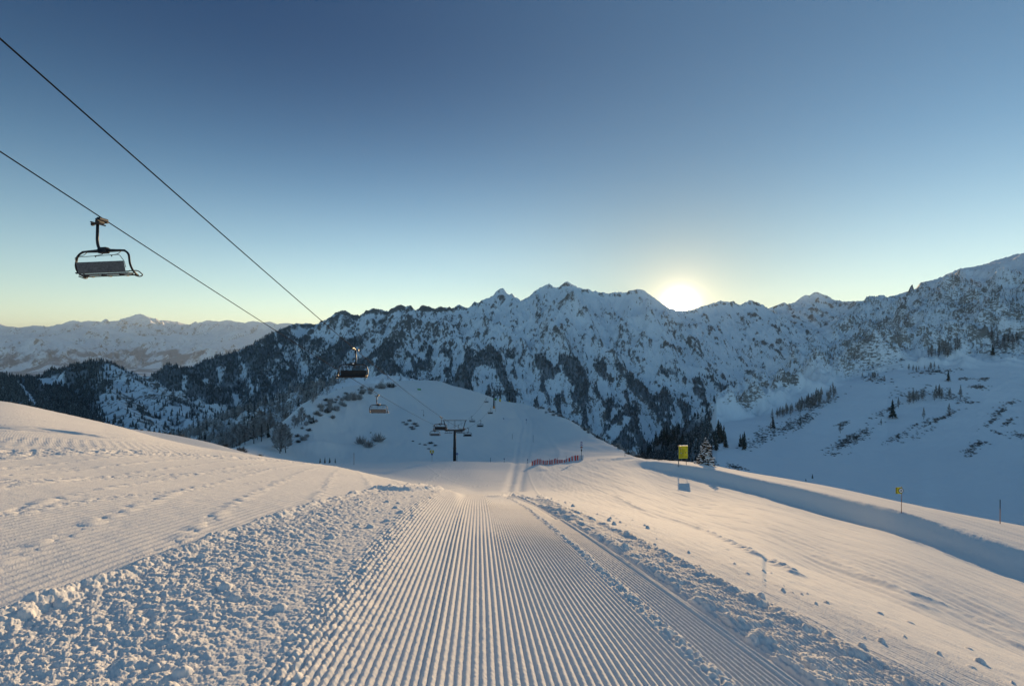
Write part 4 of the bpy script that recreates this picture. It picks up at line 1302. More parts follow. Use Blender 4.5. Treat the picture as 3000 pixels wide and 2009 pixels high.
def make_tower(ht, gauge, pad, frame=True, name='lift_pylon'):
    root = empty(name, (0, 0, 0))
    m = MB(); m.tube([(0, 0, -0.6), (0, 0, ht*0.42), (0, 0, ht-0.2)], [0.42, 0.36, 0.28], 16); m.tube([(0, 0, ht*0.42-0.1), (0, 0, ht*0.42+0.1)], 0.42, 16)
    m.build('mast', M_steel, root, True)
    l = MB()
    for sx in (-0.16, 0.16): l.tube([(0.30+0.0, sx, 0.6), (0.30, sx, ht-0.3)], 0.02, 6)
    k = 0.8
    while k < ht-0.3:
        l.tube([(0.30, -0.16, k), (0.30, 0.16, k)], 0.014, 5); k += 0.45
    l.build('ladder', M_steel, root)
    c = MB(); g = gauge/2
    c.box((0, 0, ht-0.12), (gauge+0.5, 0.34, 0.32), bev=0.05)
    c.build('crossarm', M_steel, root)
    for sx in (-1, 1):
        s = MB()
        s.box((sx*g, 0, ht+0.16), (0.10, 3.4, 0.16), bev=0.03)
        for j in range(6):
            s.disc((sx*g, -1.5+j*0.6, ht+0.30 if False else ht+0.17), 0.21, 0.13, 'x', 14)
        s.box((sx*(g+0.20), 0.1, ht+0.05), (0.30, 0.5, 0.4), bev=0.05)
        s.box((sx*(g-0.28), -0.4, ht-0.10), (0.16, 0.7, 0.55), bev=0.04)
        s.box((sx*(g+0.50), 0.3, ht-0.02), (0.5, 0.12, 0.10)); s.box((sx*(g+0.4), -0.8, ht+0.25), (0.7, 0.10, 0.08))
        s.build('sheave_train', M_steel, root)
        w = MB()
        w.box((sx*(g-0.62), 0, ht-0.86), (1.9, 0.7, 0.05))
        for dx in (-1.5, -0.95, -0.4, 0.15):
            for dy in (-0.34, 0.34): w.tube([(sx*(g+dx), dy, ht-0.85), (sx*(g+dx), dy, ht+0.05)], 0.022, 6)
        for dy in (-0.34, 0.34):
            w.tube([(sx*(g-1.55), dy, ht-0.4), (sx*(g+0.3), dy, ht-0.4)], 0.018, 6)
        w.build('service_platform', M_galv, root)
    if frame:
        t = MB(); H = ht+2.25
        t.box((0, 0, H), (gauge+1.7, 0.14, 0.15), bev=0.02)
        for sx in (-1, 1):
            t.tube([(sx*(g+0.55), 0, H), (sx*(g+0.05), 0, ht+0.4)], 0.10, 8)
            t.tube([(sx*0.12, 0, H), (sx*0.12, 0, ht)], 0.03, 6)
            t.tube([(sx*(g-0.6), 0, H), (sx*(g-0.5), 0, ht+0.9)], 0.025, 6)
        for k in range(5): t.tube([(-0.12, 0, ht+0.3+k*0.42), (0.12, 0, ht+0.3+k*0.42)], 0.02, 5)
        t.build('lifting_frame', M_steel, root)
    sn = MB(); sn.box((0, 0, ht+0.09), (gauge*0.55, 0.30, 0.08), bev=0.03)
    if frame: sn.box((0, 0, ht+2.36), (gauge+1.2, 0.13, 0.06), bev=0.02)
    sn.build('snow_cover', M_snowcap, root)
    if pad:
        p = MB(); p.tube([(0, 0, 0.05), (0, 0, 1.35 if pad is M_orange else 1.9)], [0.56, 0.54], 14); p.build('protective_mat', pad, root)
    return root
tl_ = ['tall dark chairlift pylon with a wide crossarm, nearest of the five', 'chairlift pylon with an orange padded foot on the hill, second nearest',
       'chairlift pylon with a yellow padded foot just behind and right of the second one', 'chairlift pylon with a yellow padded foot at the hill rim, third from the farthest end going away',
       'small farthest chairlift pylon sinking behind the hill rim']
tl_[3] = 'chairlift pylon with a yellow padded foot standing last but one along the hill rim'
for i, (x, y, zb, zt) in enumerate(tw):
    zg = float(ground_z(x, y)[0])
    zb2 = zg
    ht = zt-zb2
    t = make_tower(ht, GAUGE if i == 0 else 4.9, None if i in (0, 4) else (M_orange if i == 1 else M_yellowpad))
    t.location = (x, y, zb2)
    tag(t, tl_[i], 'pylon', 'pylons of the chairlift')

# ---------------------------------------------------------------- signs and markers
def bars(mb, x0, x1, z, h, y, seed, mi):
    """a line of small lettering, word by word"""
    r = random.Random(seed); x = x0
    while x < x1:
        w = r.uniform(0.05, 0.16)
        mb.box(((x+min(x+w, x1))/2, y, z), (min(w, x1-x), 0.004, h), mi=mi); x += w+r.uniform(0.02, 0.05)

def info_board():
    u0, u1 = 1988.5, 2014.5
    y = 80.0
    p = on_snow(2001.5, y=y)
    root = empty('piste_information_board', p, math.radians(8))
    tag(root, 'big yellow information board on two grey posts, printed with rows of black lines', 'sign')
    Wd, Hh = 1.50, 1.95; zb = 0.95
    for sx in (-1, 1):
        q = MB(); q.tube([(sx*(Wd/2-0.04 if sx < 0 else Wd/2-0.22), 0.05, -1.2), (sx*(Wd/2-0.04 if sx < 0 else Wd/2-0.22), 0.05, zb+Hh)], 0.045, 8)
        q.build('post', M_galv, root)
    br = MB(); br.tube([(-Wd/2+0.04, 0.05, 0.9), (-Wd/2+0.10, 0.5, -0.4)], 0.03, 6); br.build('brace', M_galv, root)
    b = MB(); b.box((0, 0, zb+Hh/2), (Wd, 0.05, Hh), bev=0.01); b.build('panel', M_yel, root)
    f = MB()
    for sx in (-1, 1): f.box((sx*(Wd/2+0.02), 0, zb+Hh/2), (0.04, 0.07, Hh+0.08))
    for sz in (0, 1): f.box((0, 0, zb-0.02+sz*(Hh+0.04)), (Wd, 0.07, 0.04))
    f.build('frame', M_galv, root)
    sc = MB(); sc.box((0, 0, zb+Hh+0.10), (Wd*0.97, 0.09, 0.07), bev=0.03); sc.build('snow_cover', M_snowcap, root)
    t = MB(); yy = -0.030
    def diamond(x, z, r, mi, e=0.0):
        q = MB(); q.box((x, yy-e, z), (r, 0.004, r), Matrix.Rotation(math.radians(45), 3, 'Y'))
        q.build('piste_symbol', [M_black, M_red, M_white][mi], root)
    top = zb+Hh
    L = -Wd/2+0.14
    diamond(L+0.04, top-0.32, 0.10, 0); diamond(L+0.25, top-0.32, 0.19, 1); diamond(L+0.25, top-0.32, 0.10, 2, 0.003)
    bars(t, 0.40, 0.66, top-0.22, 0.035, yy, 3, 0)
    for k in range(7): bars(t, L, L+0.30, top-0.46-k*0.075, 0.035, yy, 10+k, 0); bars(t, L+0.40, L+(0.95 if k % 3 else 0.65), top-0.46-k*0.075, 0.03, yy, 30+k, 0)
    bars(t, L, 0.62, top-0.99, 0.03, yy, 5, 0)
    diamond(L+0.04, top-1.10, 0.10, 0); diamond(L+0.25, top-1.10, 0.18, 0); diamond(L+0.25, top-1.10, 0.10, 2, 0.003)
    for k in range(3): diamond(L+0.45+k*0.13, top-1.09, 0.085, 0)
    diamond(L+1.02, top-1.05, 0.14, 1); diamond(L+1.02, top-1.05, 0.07, 0, 0.003); diamond(L+1.19, top-1.05, 0.09, 2)
    for k in range(9): bars(t, L, L+0.12, top-1.23-k*0.068, 0.035, yy, 50+k, 0); bars(t, L+0.18, L+(0.55 if k % 2 else 0.8), top-1.23-k*0.068, 0.03, yy, 70+k, 0)
    for k in range(3): bars(t, 0.25, 0.62, top-1.62-k*0.068, 0.03, yy, 90+k, 0)
    t.build('lettering', M_black, root)
info_board()

def edge_flag():
    y = 41.6; p = on_snow(2640.5, y=y)
    root = empty('piste_edge_marker', p)
    tag(root, 'thin orange pole with a small yellow chequered flag board carrying a ringed disc', 'marker pole')
    H = 2.17
    q = MB(); q.tube([(0, 0, -0.5), (0.02, 0, H*0.55), (0.035, 0, H)], [0.026, 0.024, 0.018], 8); q.build('pole', M_pole, root)
    b = MB(); b.box((-0.22, -0.03, H-0.33), (0.52, 0.02, 0.52), bev=0.004); b.build('board', M_yel, root)
    t = MB()
    for i in range(3):
        for j in range(8):
            if (i+j) % 2 == 0: t.box((-0.455+i*0.042, -0.043, H-0.33-0.227+j*0.065), (0.042, 0.005, 0.065))
    t.build('chequer', M_black, root)
    r = MB(); r.disc((-0.06, -0.048, H-0.33), 0.215, 0.008, 'y', 24, 0); r.disc((-0.06, -0.054, H-0.33), 0.165, 0.008, 'y', 24, 1); r.box((-0.05, -0.060, H-0.33), (0.13, 0.006, 0.13), mi=2)
    r.build('ring_disc', [M_black, M_white, M_galv], root)
    s = MB(); s.box((0.0, 0, H+0.02), (0.07, 0.06, 0.05), bev=0.02); s.build('snow_cap', M_snowcap, root)
edge_flag()

def pole(name, u, y, H, label, cat='marker pole', top=None, r=0.03, mat=None, group=None):
    p = on_snow(u, y=y)
    root = empty(name, p); tag(root, label, cat, group)
    a = MB(); a.tube([(0, 0, -0.4), (0, 0, H if top is None else H*(1-top))], r, 8); a.build('shaft', mat or M_pole, root)
    if top is not None:
        b = MB(); b.tube([(0, 0, H*(1-top)), (0, 0, H)], r*1.02, 8); b.build('tip', M_steel, root)
    return root
pole('boundary_pole', 2930, 44.5, 2.1, 'orange boundary pole with a black top at the far right edge of the snow', top=0.38)
pole('boundary_pole', 1037, 112.5, 2.6, 'plain brown boundary pole standing alone left of the first pylon', r=0.05)
pole('boundary_pole', 1437, 117, 1.0, 'short thin pole at the road edge right of the first pylon', r=0.035, mat=M_steel)
pole('boundary_pole', 1831, 100, 1.4, 'thin grey pole on the snow rim right of the red and white fence', r=0.035, mat=M_galv)
pole('boundary_pole', 1501, 190, 2.0, 'thin pole beside the left edge of the uphill track', r=0.05, mat=M_galv)
pole('boundary_pole', 1562, 190, 2.6, 'thin pole beside the right edge of the uphill track, lower one', r=0.05, mat=M_galv)

def round_marker(u, y, H, r, label, col=None, extra=None):
    p = on_snow(u, y=y); root = empty('round_piste_marker', p)
    tag(root, label, 'marker sign', 'round markers along the pistes')
    a = MB(); a.tube([(0, 0, -0.4), (0, 0, H-r)], 0.045, 6); a.build('post', M_galv, root)
    d = MB(); d.disc((0, -0.06, H-r), r, 0.04, 'y', 18); d.build('disc', col or M_bluep, root)
    g = MB(); g.box((0, -0.086, H-r), (r*0.3, 0.006, r*0.9), mi=0); g.build('digit', M_white, root)
    return root
round_marker(1339.5, 121, 2.0, 0.27, 'round dark blue marker on a post right at the foot of the first pylon')
round_marker(1477, 132, 1.25, 0.16, 'small round marker left of the uphill track near its bottom')
round_marker(1545.5, 134, 1.25, 0.15, 'small round marker right of the uphill track near the fence')
round_marker(1542, 250, 2.4, 0.30, 'round marker high on the hill right of the uphill track')
round_marker(1475.5, 245, 0.9, 0.26, 'round marker low in the snow left of the uphill track, high on the hill')

# warning sign with a yellow board over a round prohibition sign
def warning():
    p = on_snow(1265.5, y=121.5); root = empty('warning_sign', p)
    tag(root, 'yellow board over a round dark sign on a thin post left of the first pylon', 'sign')
    H = 2.75
    a = MB(); a.tube([(0, 0, -0.5), (0, 0, H-0.3)], 0.04, 6); a.build('post', M_galv, root)
    b = MB(); b.box((-0.02, -0.06, H-0.33), (0.96, 0.04, 0.68), bev=0.01); b.build('board', M_yel, root)
    c = MB()
    for sx in (-1, 1): c.box((-0.02+sx*0.40, -0.084, H-0.33), (0.10, 0.006, 0.68))
    c.build('side_stripe', M_black, root)
    d = MB(); d.disc((-0.02, -0.09, H-0.33), 0.24, 0.012, 'y', 20, 0); d.disc((-0.02, -0.10, H-0.33), 0.16, 0.012, 'y', 20, 1); d.build('ring', [M_black, M_white], root)
    e = MB(); e.disc((0, -0.06, H-0.92), 0.26, 0.04, 'y', 20, 0); e.box((0, -0.085, H-0.92), (0.34, 0.006, 0.07), mi=1); e.build('prohibition_disc', [M_bluep, M_red], root)
warning()

# post with three stacked round signs at the end of the fence
def triple():
    y = 108; p = on_snow(1703.5, y=y); root = empty('stacked_round_signs', p)
    tag(root, 'three round signs stacked on one post above the end of the red and white fence', 'sign')
    H = 4.6-0.7
    a = MB(); a.tube([(0, 0, -0.4), (0, 0, H)], 0.05, 8); a.build('post', M_galv, root)
    for k in range(3):
        z = H-0.26-k*0.49
        d = MB(); d.disc((0, -0.07, z), 0.265, 0.04, 'y', 20, 0)
        d.box((0, -0.094, z-0.13), (0.50, 0.006, 0.13), mi=1); d.box((0.0, -0.094, z+0.04), (0.07, 0.006, 0.17), mi=1)
        if k == 2: d.box((0.0, -0.10, z+0.02), (0.16, 0.006, 0.18), mi=2)
        d.build('round_sign', [M_bluep if k < 2 else M_black, M_white, M_red], root)
    w = MB(); w.box((-0.02, -0.07, H-1.72), (0.34, 0.04, 0.20), Matrix.Rotation(math.radians(8), 3, 'Y')); w.box((0.0, -0.07, H-1.9), (0.2, 0.04, 0.3)); w.build('arrow_sign', M_black, root)
triple()

for (u, y, wd, ht, mat, lab) in ((1228, 265, 1.9, 0.75, M_yel, 'small yellow-green board lying low on the top of the round snow hill'),):
    p = on_snow(u, y=y); root = empty('low_board', p); tag(root, lab, 'sign')
    b = MB(); b.box((0, 0, 0.45), (wd, 0.08, ht), bev=0.02); b.build('panel', M_green, root)
    for sx in (-1, 1):
        q = MB(); q.tube([(sx*0.7, 0.05, -0.3), (sx*0.7, 0.05, 0.7)], 0.04, 6); q.build('leg', M_galv, root)
p = on_snow(1452, y=270); root = empty('piste_sign', p); tag(root, 'yellow-green board on a post just right of the second pylon mast', 'sign')
q = MB(); q.tube([(0, 0, -0.4), (0, 0, 7.0)], 0.08, 6); q.build('post', M_galv, root)
q = MB(); q.box((0, -0.1, 6.6), (0.95, 0.06, 1.1), bev=0.02); q.build('panel', M_green, root)
# double post with a lamp-like head on the hill
p = on_snow(1241, y=215); root = empty('measuring_mast', p); tag(root, 'slim mast with a short side arm on the upper hill', 'mast')
q = MB(); q.tube([(0, 0, -0.4), (0, 0, 2.5)], 0.055, 6); q.build('post', M_steel, root)
q = MB(); q.tube([(-0.9, 0, 2.45), (0.1, 0, 2.45)], 0.03, 5); q.box((-0.85, 0, 2.4), (0.15, 0.15, 0.2), bev=0.02); q.build('side_arm', M_steel, root)
q = MB(); q.box((0.03, 0, 0.35), (0.3, 0.25, 0.5), bev=0.03); q.build('control_box', M_steel, root)

# ---------------------------------------------------------------- red and white safety net
def safety_net():
    pix = [(1558,1341,104.5),(1563,1351,104.5),(1568,1357,104.5),(1600,1358,106),(1622,1356,106),(1636,1350,107),(1645,1343,107),(1652,1341,107),(1662,1338,107.5),(1675,1340,107.5),(1690,1341,108),(1709,1338,108)]
    root = empty('safety_net', on_snow(1600, y=106))
    tag(root, 'red and white safety net curving across the lower end of the uphill track', 'fence')
    o = root.location
    tops = []
    n = 200
    ii = np.linspace(0, len(pix)-1, n)
    us = np.interp(ii, range(len(pix)), [p[0] for p in pix]); yy = np.interp(ii, range(len(pix)), [p[2] for p in pix])
    pts = []
    for u, y in zip(us, yy):
        x = (u-CX)/F*y; z = float(ground_z(x, y)[0]); pts.append(Vector((x, y, z))-o)
    L = [0]
    for a, b in zip(pts[:-1], pts[1:]): L.append(L[-1]+(b-a).length)
    tot = L[-1]
    def at(s):
        i = min(np.searchsorted(L, s), n-1); i = max(i, 1); t = (s-L[i-1])/max(L[i]-L[i-1], 1e-6)
        return pts[i-1].lerp(pts[i], min(max(t, 0), 1))
    s = 0; k = 0
    rr = random.Random(4)
    while s < tot-0.05:
        u = CX+F*(at(s).x+o.x)/(at(s).y+o.y)
        w = 0.20 if u < 1580 else 0.26 if u < 1660 else 0.34
        if u > 1694: w = 1.0
        e = min(s+w, tot)
        a, b = at(s), at(e)
        h = 0.95+0.12*math.sin(s*1.3)+rr.uniform(-0.05, 0.05)
        if 1628 < u < 1665: h = 0.55+0.3*abs((u-1650)/20)
        if u > 1675: h = 1.05
        d = (b-a); nrm_ = Vector((-d.y, d.x, 0)).normalized()*0.015
        m = MB(); bow = 0.06*math.sin(s*2.2)
        vs = []
        for q in (a, b):
            for zz in (-0.05, h):
                for sg in (-1, 1): vs.append(q+nrm_*sg*(1+bow*6)+Vector((0.05*math.sin(s*5+zz), 0, zz)))
        m.add(vs, [(0,2,6,4),(1,5,7,3),(0,1,3,2),(4,6,7,5),(2,3,7,6),(0,4,5,1)])
        m.build('red_panel' if k % 2 == 0 else 'pale_panel', M_redcloth if k % 2 == 0 else M_whitecloth, root)
        s = e; k += 1
    s = 0.0
    while s < tot:
        q = at(s); m = MB(); m.tube([q+Vector((0, 0.06, -0.3)), q+Vector((0, 0.06, 1.25))], 0.028, 6); m.build('net_post', M_galv, root); s += 2.1
safety_net()
# ---------------------------------------------------------------- vegetation
def T_needle(seed, n=150, droop=0.30, r0=0.19, gap=0.05):
    """unit-height conifer crown: many drooping narrow sprays"""
    rr = random.Random(seed); v = []; f = []; lean = rr.uniform(-.02, .02)
    for k in range(n):
        t = (k+rr.random())/n
        z = gap+0.06+0.93*t
        rad = r0*((1-t)**0.8)*rr.uniform(0.55, 1.25)+0.012
        a = rr.uniform(0, 6.283); c, s = math.cos(a), math.sin(a)
        w = rad*rr.uniform(0.28, 0.5)
        tip = (c*rad, s*rad, z-droop*rad-0.012)
        root = (0.0+lean*z, 0, z+0.035)
        l = (c*rad*0.6-s*w, s*rad*0.6+c*w, z-0.02-droop*rad*0.8); r_ = (c*rad*0.6+s*w, s*rad*0.6-c*w, z-0.02-droop*rad*0.8)
        b = len(v); v += [root, l, tip, r_]; f += [(b, b+1, b+2), (b, b+2, b+3)]
    return np.array(v, float), np.array(f, int)

def T_bare(seed, n=150, width=0.26, up=0.55, conic=0.6):
    """unit-height leafless frosty crown: thin twigs fanning up and out"""
    rr = random.Random(seed); v = []; f = []
    for k in range(n):
        t = rr.random()**0.8
        z = 0.12+0.80*t
        a = rr.uniform(0, 6.283); c, s = math.cos(a), math.sin(a)
        rad = width*(1-conic*t)*rr.uniform(0.35, 1.05)*math.sqrt(max(0.05, 1-(2*t-0.75)**2*0.8))
        q0 = rr.uniform(0.0, 0.5)*rad
        z1 = z+up*rad*rr.uniform(0.2, 1.3)
        th = 0.010+0.012*rr.random()
        b = len(v)
        v += [(c*q0, s*q0, z), (c*rad-s*th, s*rad+c*th, z1), (c*rad+s*th, s*rad-c*th, z1+0.02), (c*rad*0.6, s*rad*0.6, (z+z1)/2+th*2.2)]
        f += [(b, b+1, b+2), (b, b+3, b+1)]
    return np.array(v, float), np.array(f, int)

def T_shrub(seed, n=90, flat=0.5):
    """unit-width low bush: twigs from the ground in a dome"""
    rr = random.Random(seed); v = []; f = []
    for k in range(n):
        a = rr.uniform(0, 6.283); e = rr.random()**0.7
        c, s = math.cos(a), math.sin(a)
        R = 0.5*rr.uniform(0.5, 1.05)
        x0, y0 = rr.uniform(-.25, .25), rr.uniform(-.2, .2)
        p1 = (x0+c*R*math.cos(e*1.4), y0+s*R*math.cos(e*1.4), flat*R*2*math.sin(e*1.4)*rr.uniform(.7, 1.1)+0.02)
        m = ((x0+p1[0])/2, (y0+p1[1])/2, p1[2]*0.55)
        th = rr.uniform(0.010, 0.026)
        b = len(v); v += [(x0, y0, -0.03), (m[0]-s*th, m[1]+c*th, m[2]), p1, (m[0]+s*th, m[1]-c*th, m[2]+th)]
        f += [(b, b+1, b+2), (b, b+2, b+3)]
    return np.array(v, float), np.array(f, int)

M_larch = tree_mat('frosted_larch_twigs', (0.13, 0.125, 0.12), (0.27, 0.25, 0.235), 0.7, (0.6, 0.64, 0.7))
M_conif = tree_mat('dark_conifer_needles', (0.022, 0.030, 0.028), (0.050, 0.058, 0.052), 0.35)
M_brown = tree_mat('brown_leafless_twigs', (0.09, 0.075, 0.068), (0.19, 0.16, 0.145), 0.5, (0.55, 0.58, 0.63))
M_frost = tree_mat('frosted_twigs', (0.19, 0.18, 0.175), (0.36, 0.34, 0.33), 0.7, (0.6, 0.63, 0.68))
M_scrub = tree_mat('scrub_twigs', (0.055, 0.056, 0.058), (0.12, 0.115, 0.11), 0.55)

def crown_mesh(name, tpl, mat):
    v, f = tpl
    return mesh_np(name, v, f, mat, False, {'tone': np.repeat(np.random.default_rng(len(v)+int(abs(v[0, 2])*1e5)).uniform(0, 1, (len(v)+3)//4), 4)[:len(v)]})
def trunk_mesh(name='trunk', r=0.016, h=0.8):
    m = MB(); m.tube([(0, 0, -0.04), (0, 0, h*0.5), (0, 0, h)], [r, r*0.7, r*0.2], 6)
    me = bpy.data.meshes.new(name); me.from_pydata(m.v, [], m.f); me.materials.append(M_bark); me.update(); return me
TR = trunk_mesh()
KIND = {
 'larch': [crown_mesh('crown', T_bare(300+i, 170, 0.20, 0.25, 0.75), M_larch) for i in range(4)],
 'spruce': [crown_mesh('crown', T_needle(320+i, 150), M_conif) for i in range(4)],
 'bare_tree': [crown_mesh('crown', T_bare(340+i, 210, 0.34, 0.75, 0.35), M_frost) for i in range(4)],
}
KCAT = {'larch': 'larch', 'spruce': 'spruce', 'bare_tree': 'tree'}
rt = random.Random(99)
count = {'n': 0}
def plant(kind, loc, h, label, group=None, wid=1.0):
    root = empty(kind, loc, rt.uniform(0, 6.28)); s = h*rt.uniform(0.92, 1.08)
    root.scale = (s*wid*rt.uniform(0.85, 1.15), s*wid*rt.uniform(0.85, 1.15), s)
    c = link(bpy.data.objects.new('crown', rt.choice(KIND[kind])), root)
    t = link(bpy.data.objects.new('trunk', TR), root)
    tag(root, label, KCAT[kind], group); count['n'] += 1
    return root

def cluster(kind, u, v, lu, lv, ang, n, hpx, label, group, seed, ground='right', wid=1.0):
    r = random.Random(seed)
    for i in range(n):
        a, b = r.gauss(0, 0.42)*lu, r.gauss(0, 0.42)*lv
        uu = u+a*math.cos(ang)-b*math.sin(ang); vv = v+a*math.sin(ang)+b*math.cos(ang)
        if ground == 'right': p = hit_right(uu, vv)
        else: p = on_snow(uu, vv)
        h = hpx*r.uniform(0.6, 1.2)/F*p[1]
        part_ = 'left part' if a < -0.17*lu else 'right part' if a > 0.17*lu else 'middle part'
        plant(kind, Vector(p)-Vector((0, 0, 0.2)), h, label+', '+part_, group+', '+part_, wid)

# right slope
R_ = math.radians
cluster('larch', 2374, 1188, 100, 12, R_(-22), 64, 34, 'frosted larch in the dense diagonal belt across the right slope', 'larches of the diagonal belt', 1)
cluster('larch', 2712, 1172, 70, 8, R_(-5), 20, 38, 'frosted larch in the group on the open right slope above the dark scrub', 'larches of the open slope group', 2)
cluster('larch', 2765, 1040, 55, 9, R_(-12), 20, 38, 'frosted larch at the foot of the brown cliffs, upper right', 'larches under the cliffs', 3)
cluster('larch', 2935, 1012, 65, 22, R_(5), 20, 34, 'frosted larch on the high shelf at the right edge', 'larches of the high shelf', 4)
cluster('larch', 2695, 1086, 65, 6, R_(-4), 12, 22, 'small larch in the thin line below the cliffs of the right slope', 'small larches below the cliffs', 5)
cluster('larch', 2560, 1110, 50, 6, R_(8), 10, 20, 'small larch on the edge of the snowy bench, centre of the right slope', 'small larches of the bench', 6)
for (u, v, h, k, lab) in [(2615, 1226, 52, 'spruce', 'tall dark spruce amid scrub on the open right slope'), (2632, 1195, 34, 'larch', 'pale larch just right of the tall dark spruce on the right slope'),
    (2707, 1230, 42, 'larch', 'lone larch below the open slope group'), (2781, 1216, 38, 'larch', 'lone larch at the upper end of the dark scrub streak'), (2815, 1170, 42, 'larch', 'larch right of the open slope group'),
    (2581, 1247, 24, 'larch', 'small lone larch over the biggest scrub patch'), (2779, 1118, 30, 'spruce', 'small dark spruce over the open slope group'), (2461, 1270, 36, 'larch', 'thin larch at the left end of the biggest scrub patch'),
    (2909, 1042, 30, 'spruce', 'dark spruce on the high shelf'), (2380, 1402, 15, 'spruce', 'tiny lone conifer low on the bare right slope'), (2362, 1410, 8, 'spruce', 'tiniest conifer tip by the lit snow edge'),
    (2265, 1258, 34, 'spruce', 'dark spruce at the lower end of the diagonal larch belt'), (2258, 1262, 28, 'larch', 'larch at the lower end of the diagonal larch belt')]:
    plant(k, Vector(hit_right(u, v)), h/F*hit_right(u, v)[1], lab)
cluster('spruce', 2176, 1308, 14, 10, 0, 6, 46, 'dark spruce in the tight little group right of the snow-laden spruce', 'spruces of the tight little group', 8)
cluster('spruce', 2112, 1292, 24, 22, R_(-40), 12, 44, 'dark spruce on the forest edge behind the snow-laden spruce', 'spruces of the forest edge', 9)
cluster('larch', 2300, 1215, 60, 14, R_(-22), 14, 26, 'small larch under the diagonal belt near its lower end', 'larches below the diagonal belt', 10)
# valley conifers behind the sign
cluster('spruce', 1960, 1312, 120, 24, 0, 60, 40, 'dark spruce of the valley wood behind the yellow board', 'spruces of the valley wood', 11)

# scrub on the right slope
def scrub(patches, ground, name, mat, seed, size=(1.6, 3.4), flat=0.32, kind='stuff'):
    r = random.Random(seed); pos = []; hg = []
    for (u, v, lu, lv, ang, n) in patches:
        for i in range(n):
            a, b = r.gauss(0, 0.42)*lu, r.gauss(0, 0.42)*lv
            uu = u+a*math.cos(ang)-b*math.sin(ang); vv = v+a*math.sin(ang)+b*math.cos(ang)
            p = hit_right(uu, vv) if ground == 'right' else on_snow(uu, vv)
            pos.append(tuple(p)); hg.append(r.uniform(*size)*(p[1]/500 if ground == 'right' else 1))
    tp = [T_shrub(500+i, 46, flat) for i in range(5)]
    v, f, t = merge_trees(np.array(pos), np.array(hg), tp, seed)
    o = link(bpy.data.objects.new(name, mesh_np(name, v, f, mat, False, {'tone': t}))); o['kind'] = 'stuff'
D = -25
scrub([(2500,1285,80,20,R_(D),230),(2470,1298,40,14,R_(D),70),(2753,1228,68,7,R_(D),110),(2310,1250,105,22,R_(D),210),(2360,1232,40,16,R_(D),90),(2600,1203,60,12,R_(D),70),(2470,1245,30,12,R_(D),36),
       (2628,1283,45,9,R_(D),50),(2690,1245,70,8,R_(D),34),(2840,1325,24,13,R_(-10),60),(2866,1302,30,10,R_(-15),60),(2925,1210,40,16,R_(-40),70),(2955,1238,24,10,R_(-30),40),(2905,1235,40,6,R_(-35),40),(2985,1275,32,9,R_(10),40),(2925,1270,30,6,R_(20),24),
       (2962,1180,30,8,R_(-15),26),(2868,1135,38,7,R_(3),60),(2830,1110,25,5,0,24),(2880,1112,22,6,0,28),(2830,1180,40,5,0,24),(2690,1150,110,20,R_(-5),90),(2790,1165,60,12,0,60),(2740,1090,90,9,R_(-4),90),(2940,1030,80,22,0,110),(2560,1112,60,9,R_(8),60),
       (2700,1270,70,12,R_(D),26),(2450,1330,40,6,0,20),(2220,1295,50,22,R_(D),60),(2400,1185,90,14,R_(-22),80),(3090,1200,80,60,0,120),(2155,1368,40,8,R_(12),70),(2230,1272,70,22,R_(D),60),(2600,1060,130,40,R_(-25),110)],
      'right', 'slope_scrub', M_scrub, 31)

# shoulder behind the round hill with its brown wood
def build_shoulder():
    cr = [P(*c) for c in [(560,1330,330),(640,1316,360),(720,1288,400),(800,1243,450),(880,1190,500),(950,1142,560),(1020,1112,620),(1100,1098,700),(1160,1098,760),(1230,1112,820),(1310,1140,880),(1400,1185,930)]]
    X, Y, U, us, ys = polar_grid(480, 1500, 3.0, 240, 1150, 240, True)
    Z, Dd = cones(X, Y, segs_of(cr, 0.36, 0.5))
    am = smooth(2, 40, Dd)
    Z = Z+(ridged(X/60, Y/60, 4, 601)-0.4)*16*(0.25+am)+(ridged(X/15, Y/15, 3, 602)-0.4)*3.5
    Z = np.maximum(Z, -600)
    gx, gy, sl_ = slope_of(X, Y, Z)
    rock = -0.25+0.4*smooth(0.6, 1.2, sl_)
    wood = smooth(1010, 900, U+60*fbm(X/50, Y/50, 3, 603))*smooth(-0.35, 0.05, fbm(X/38, Y/38, 3, 604)+0.25)
    terrain_obj('hill_shoulder', X, Y, Z, M_right, rock, wood*0.4)
    w = wood+0.10*(U < 1300)
    p, h = scatter(X, Y, Z, w, 0.028, 9.5, 47, pad=0.012)
    k = np.random.default_rng(5).random(len(p)) < 0.78
    for sel, tp, mt, nm in ((k, [T_bare(350+i, 70, 0.30, 0.7, 0.4) for i in range(4)], M_frost, 'brown_wood'), (~k, [T_needle(360+i, 50) for i in range(3)], M_conif, 'conifer_wood')):
        v, f, t = merge_trees(p[sel], h[sel]*(1 if mt is M_brown else 1.15), tp, 6)
        o = link(bpy.data.objects.new(nm, mesh_np(nm, v, f, mt, False, {'tone': t}))); o['kind'] = 'stuff'
    print('shoulder', len(p))
build_shoulder()

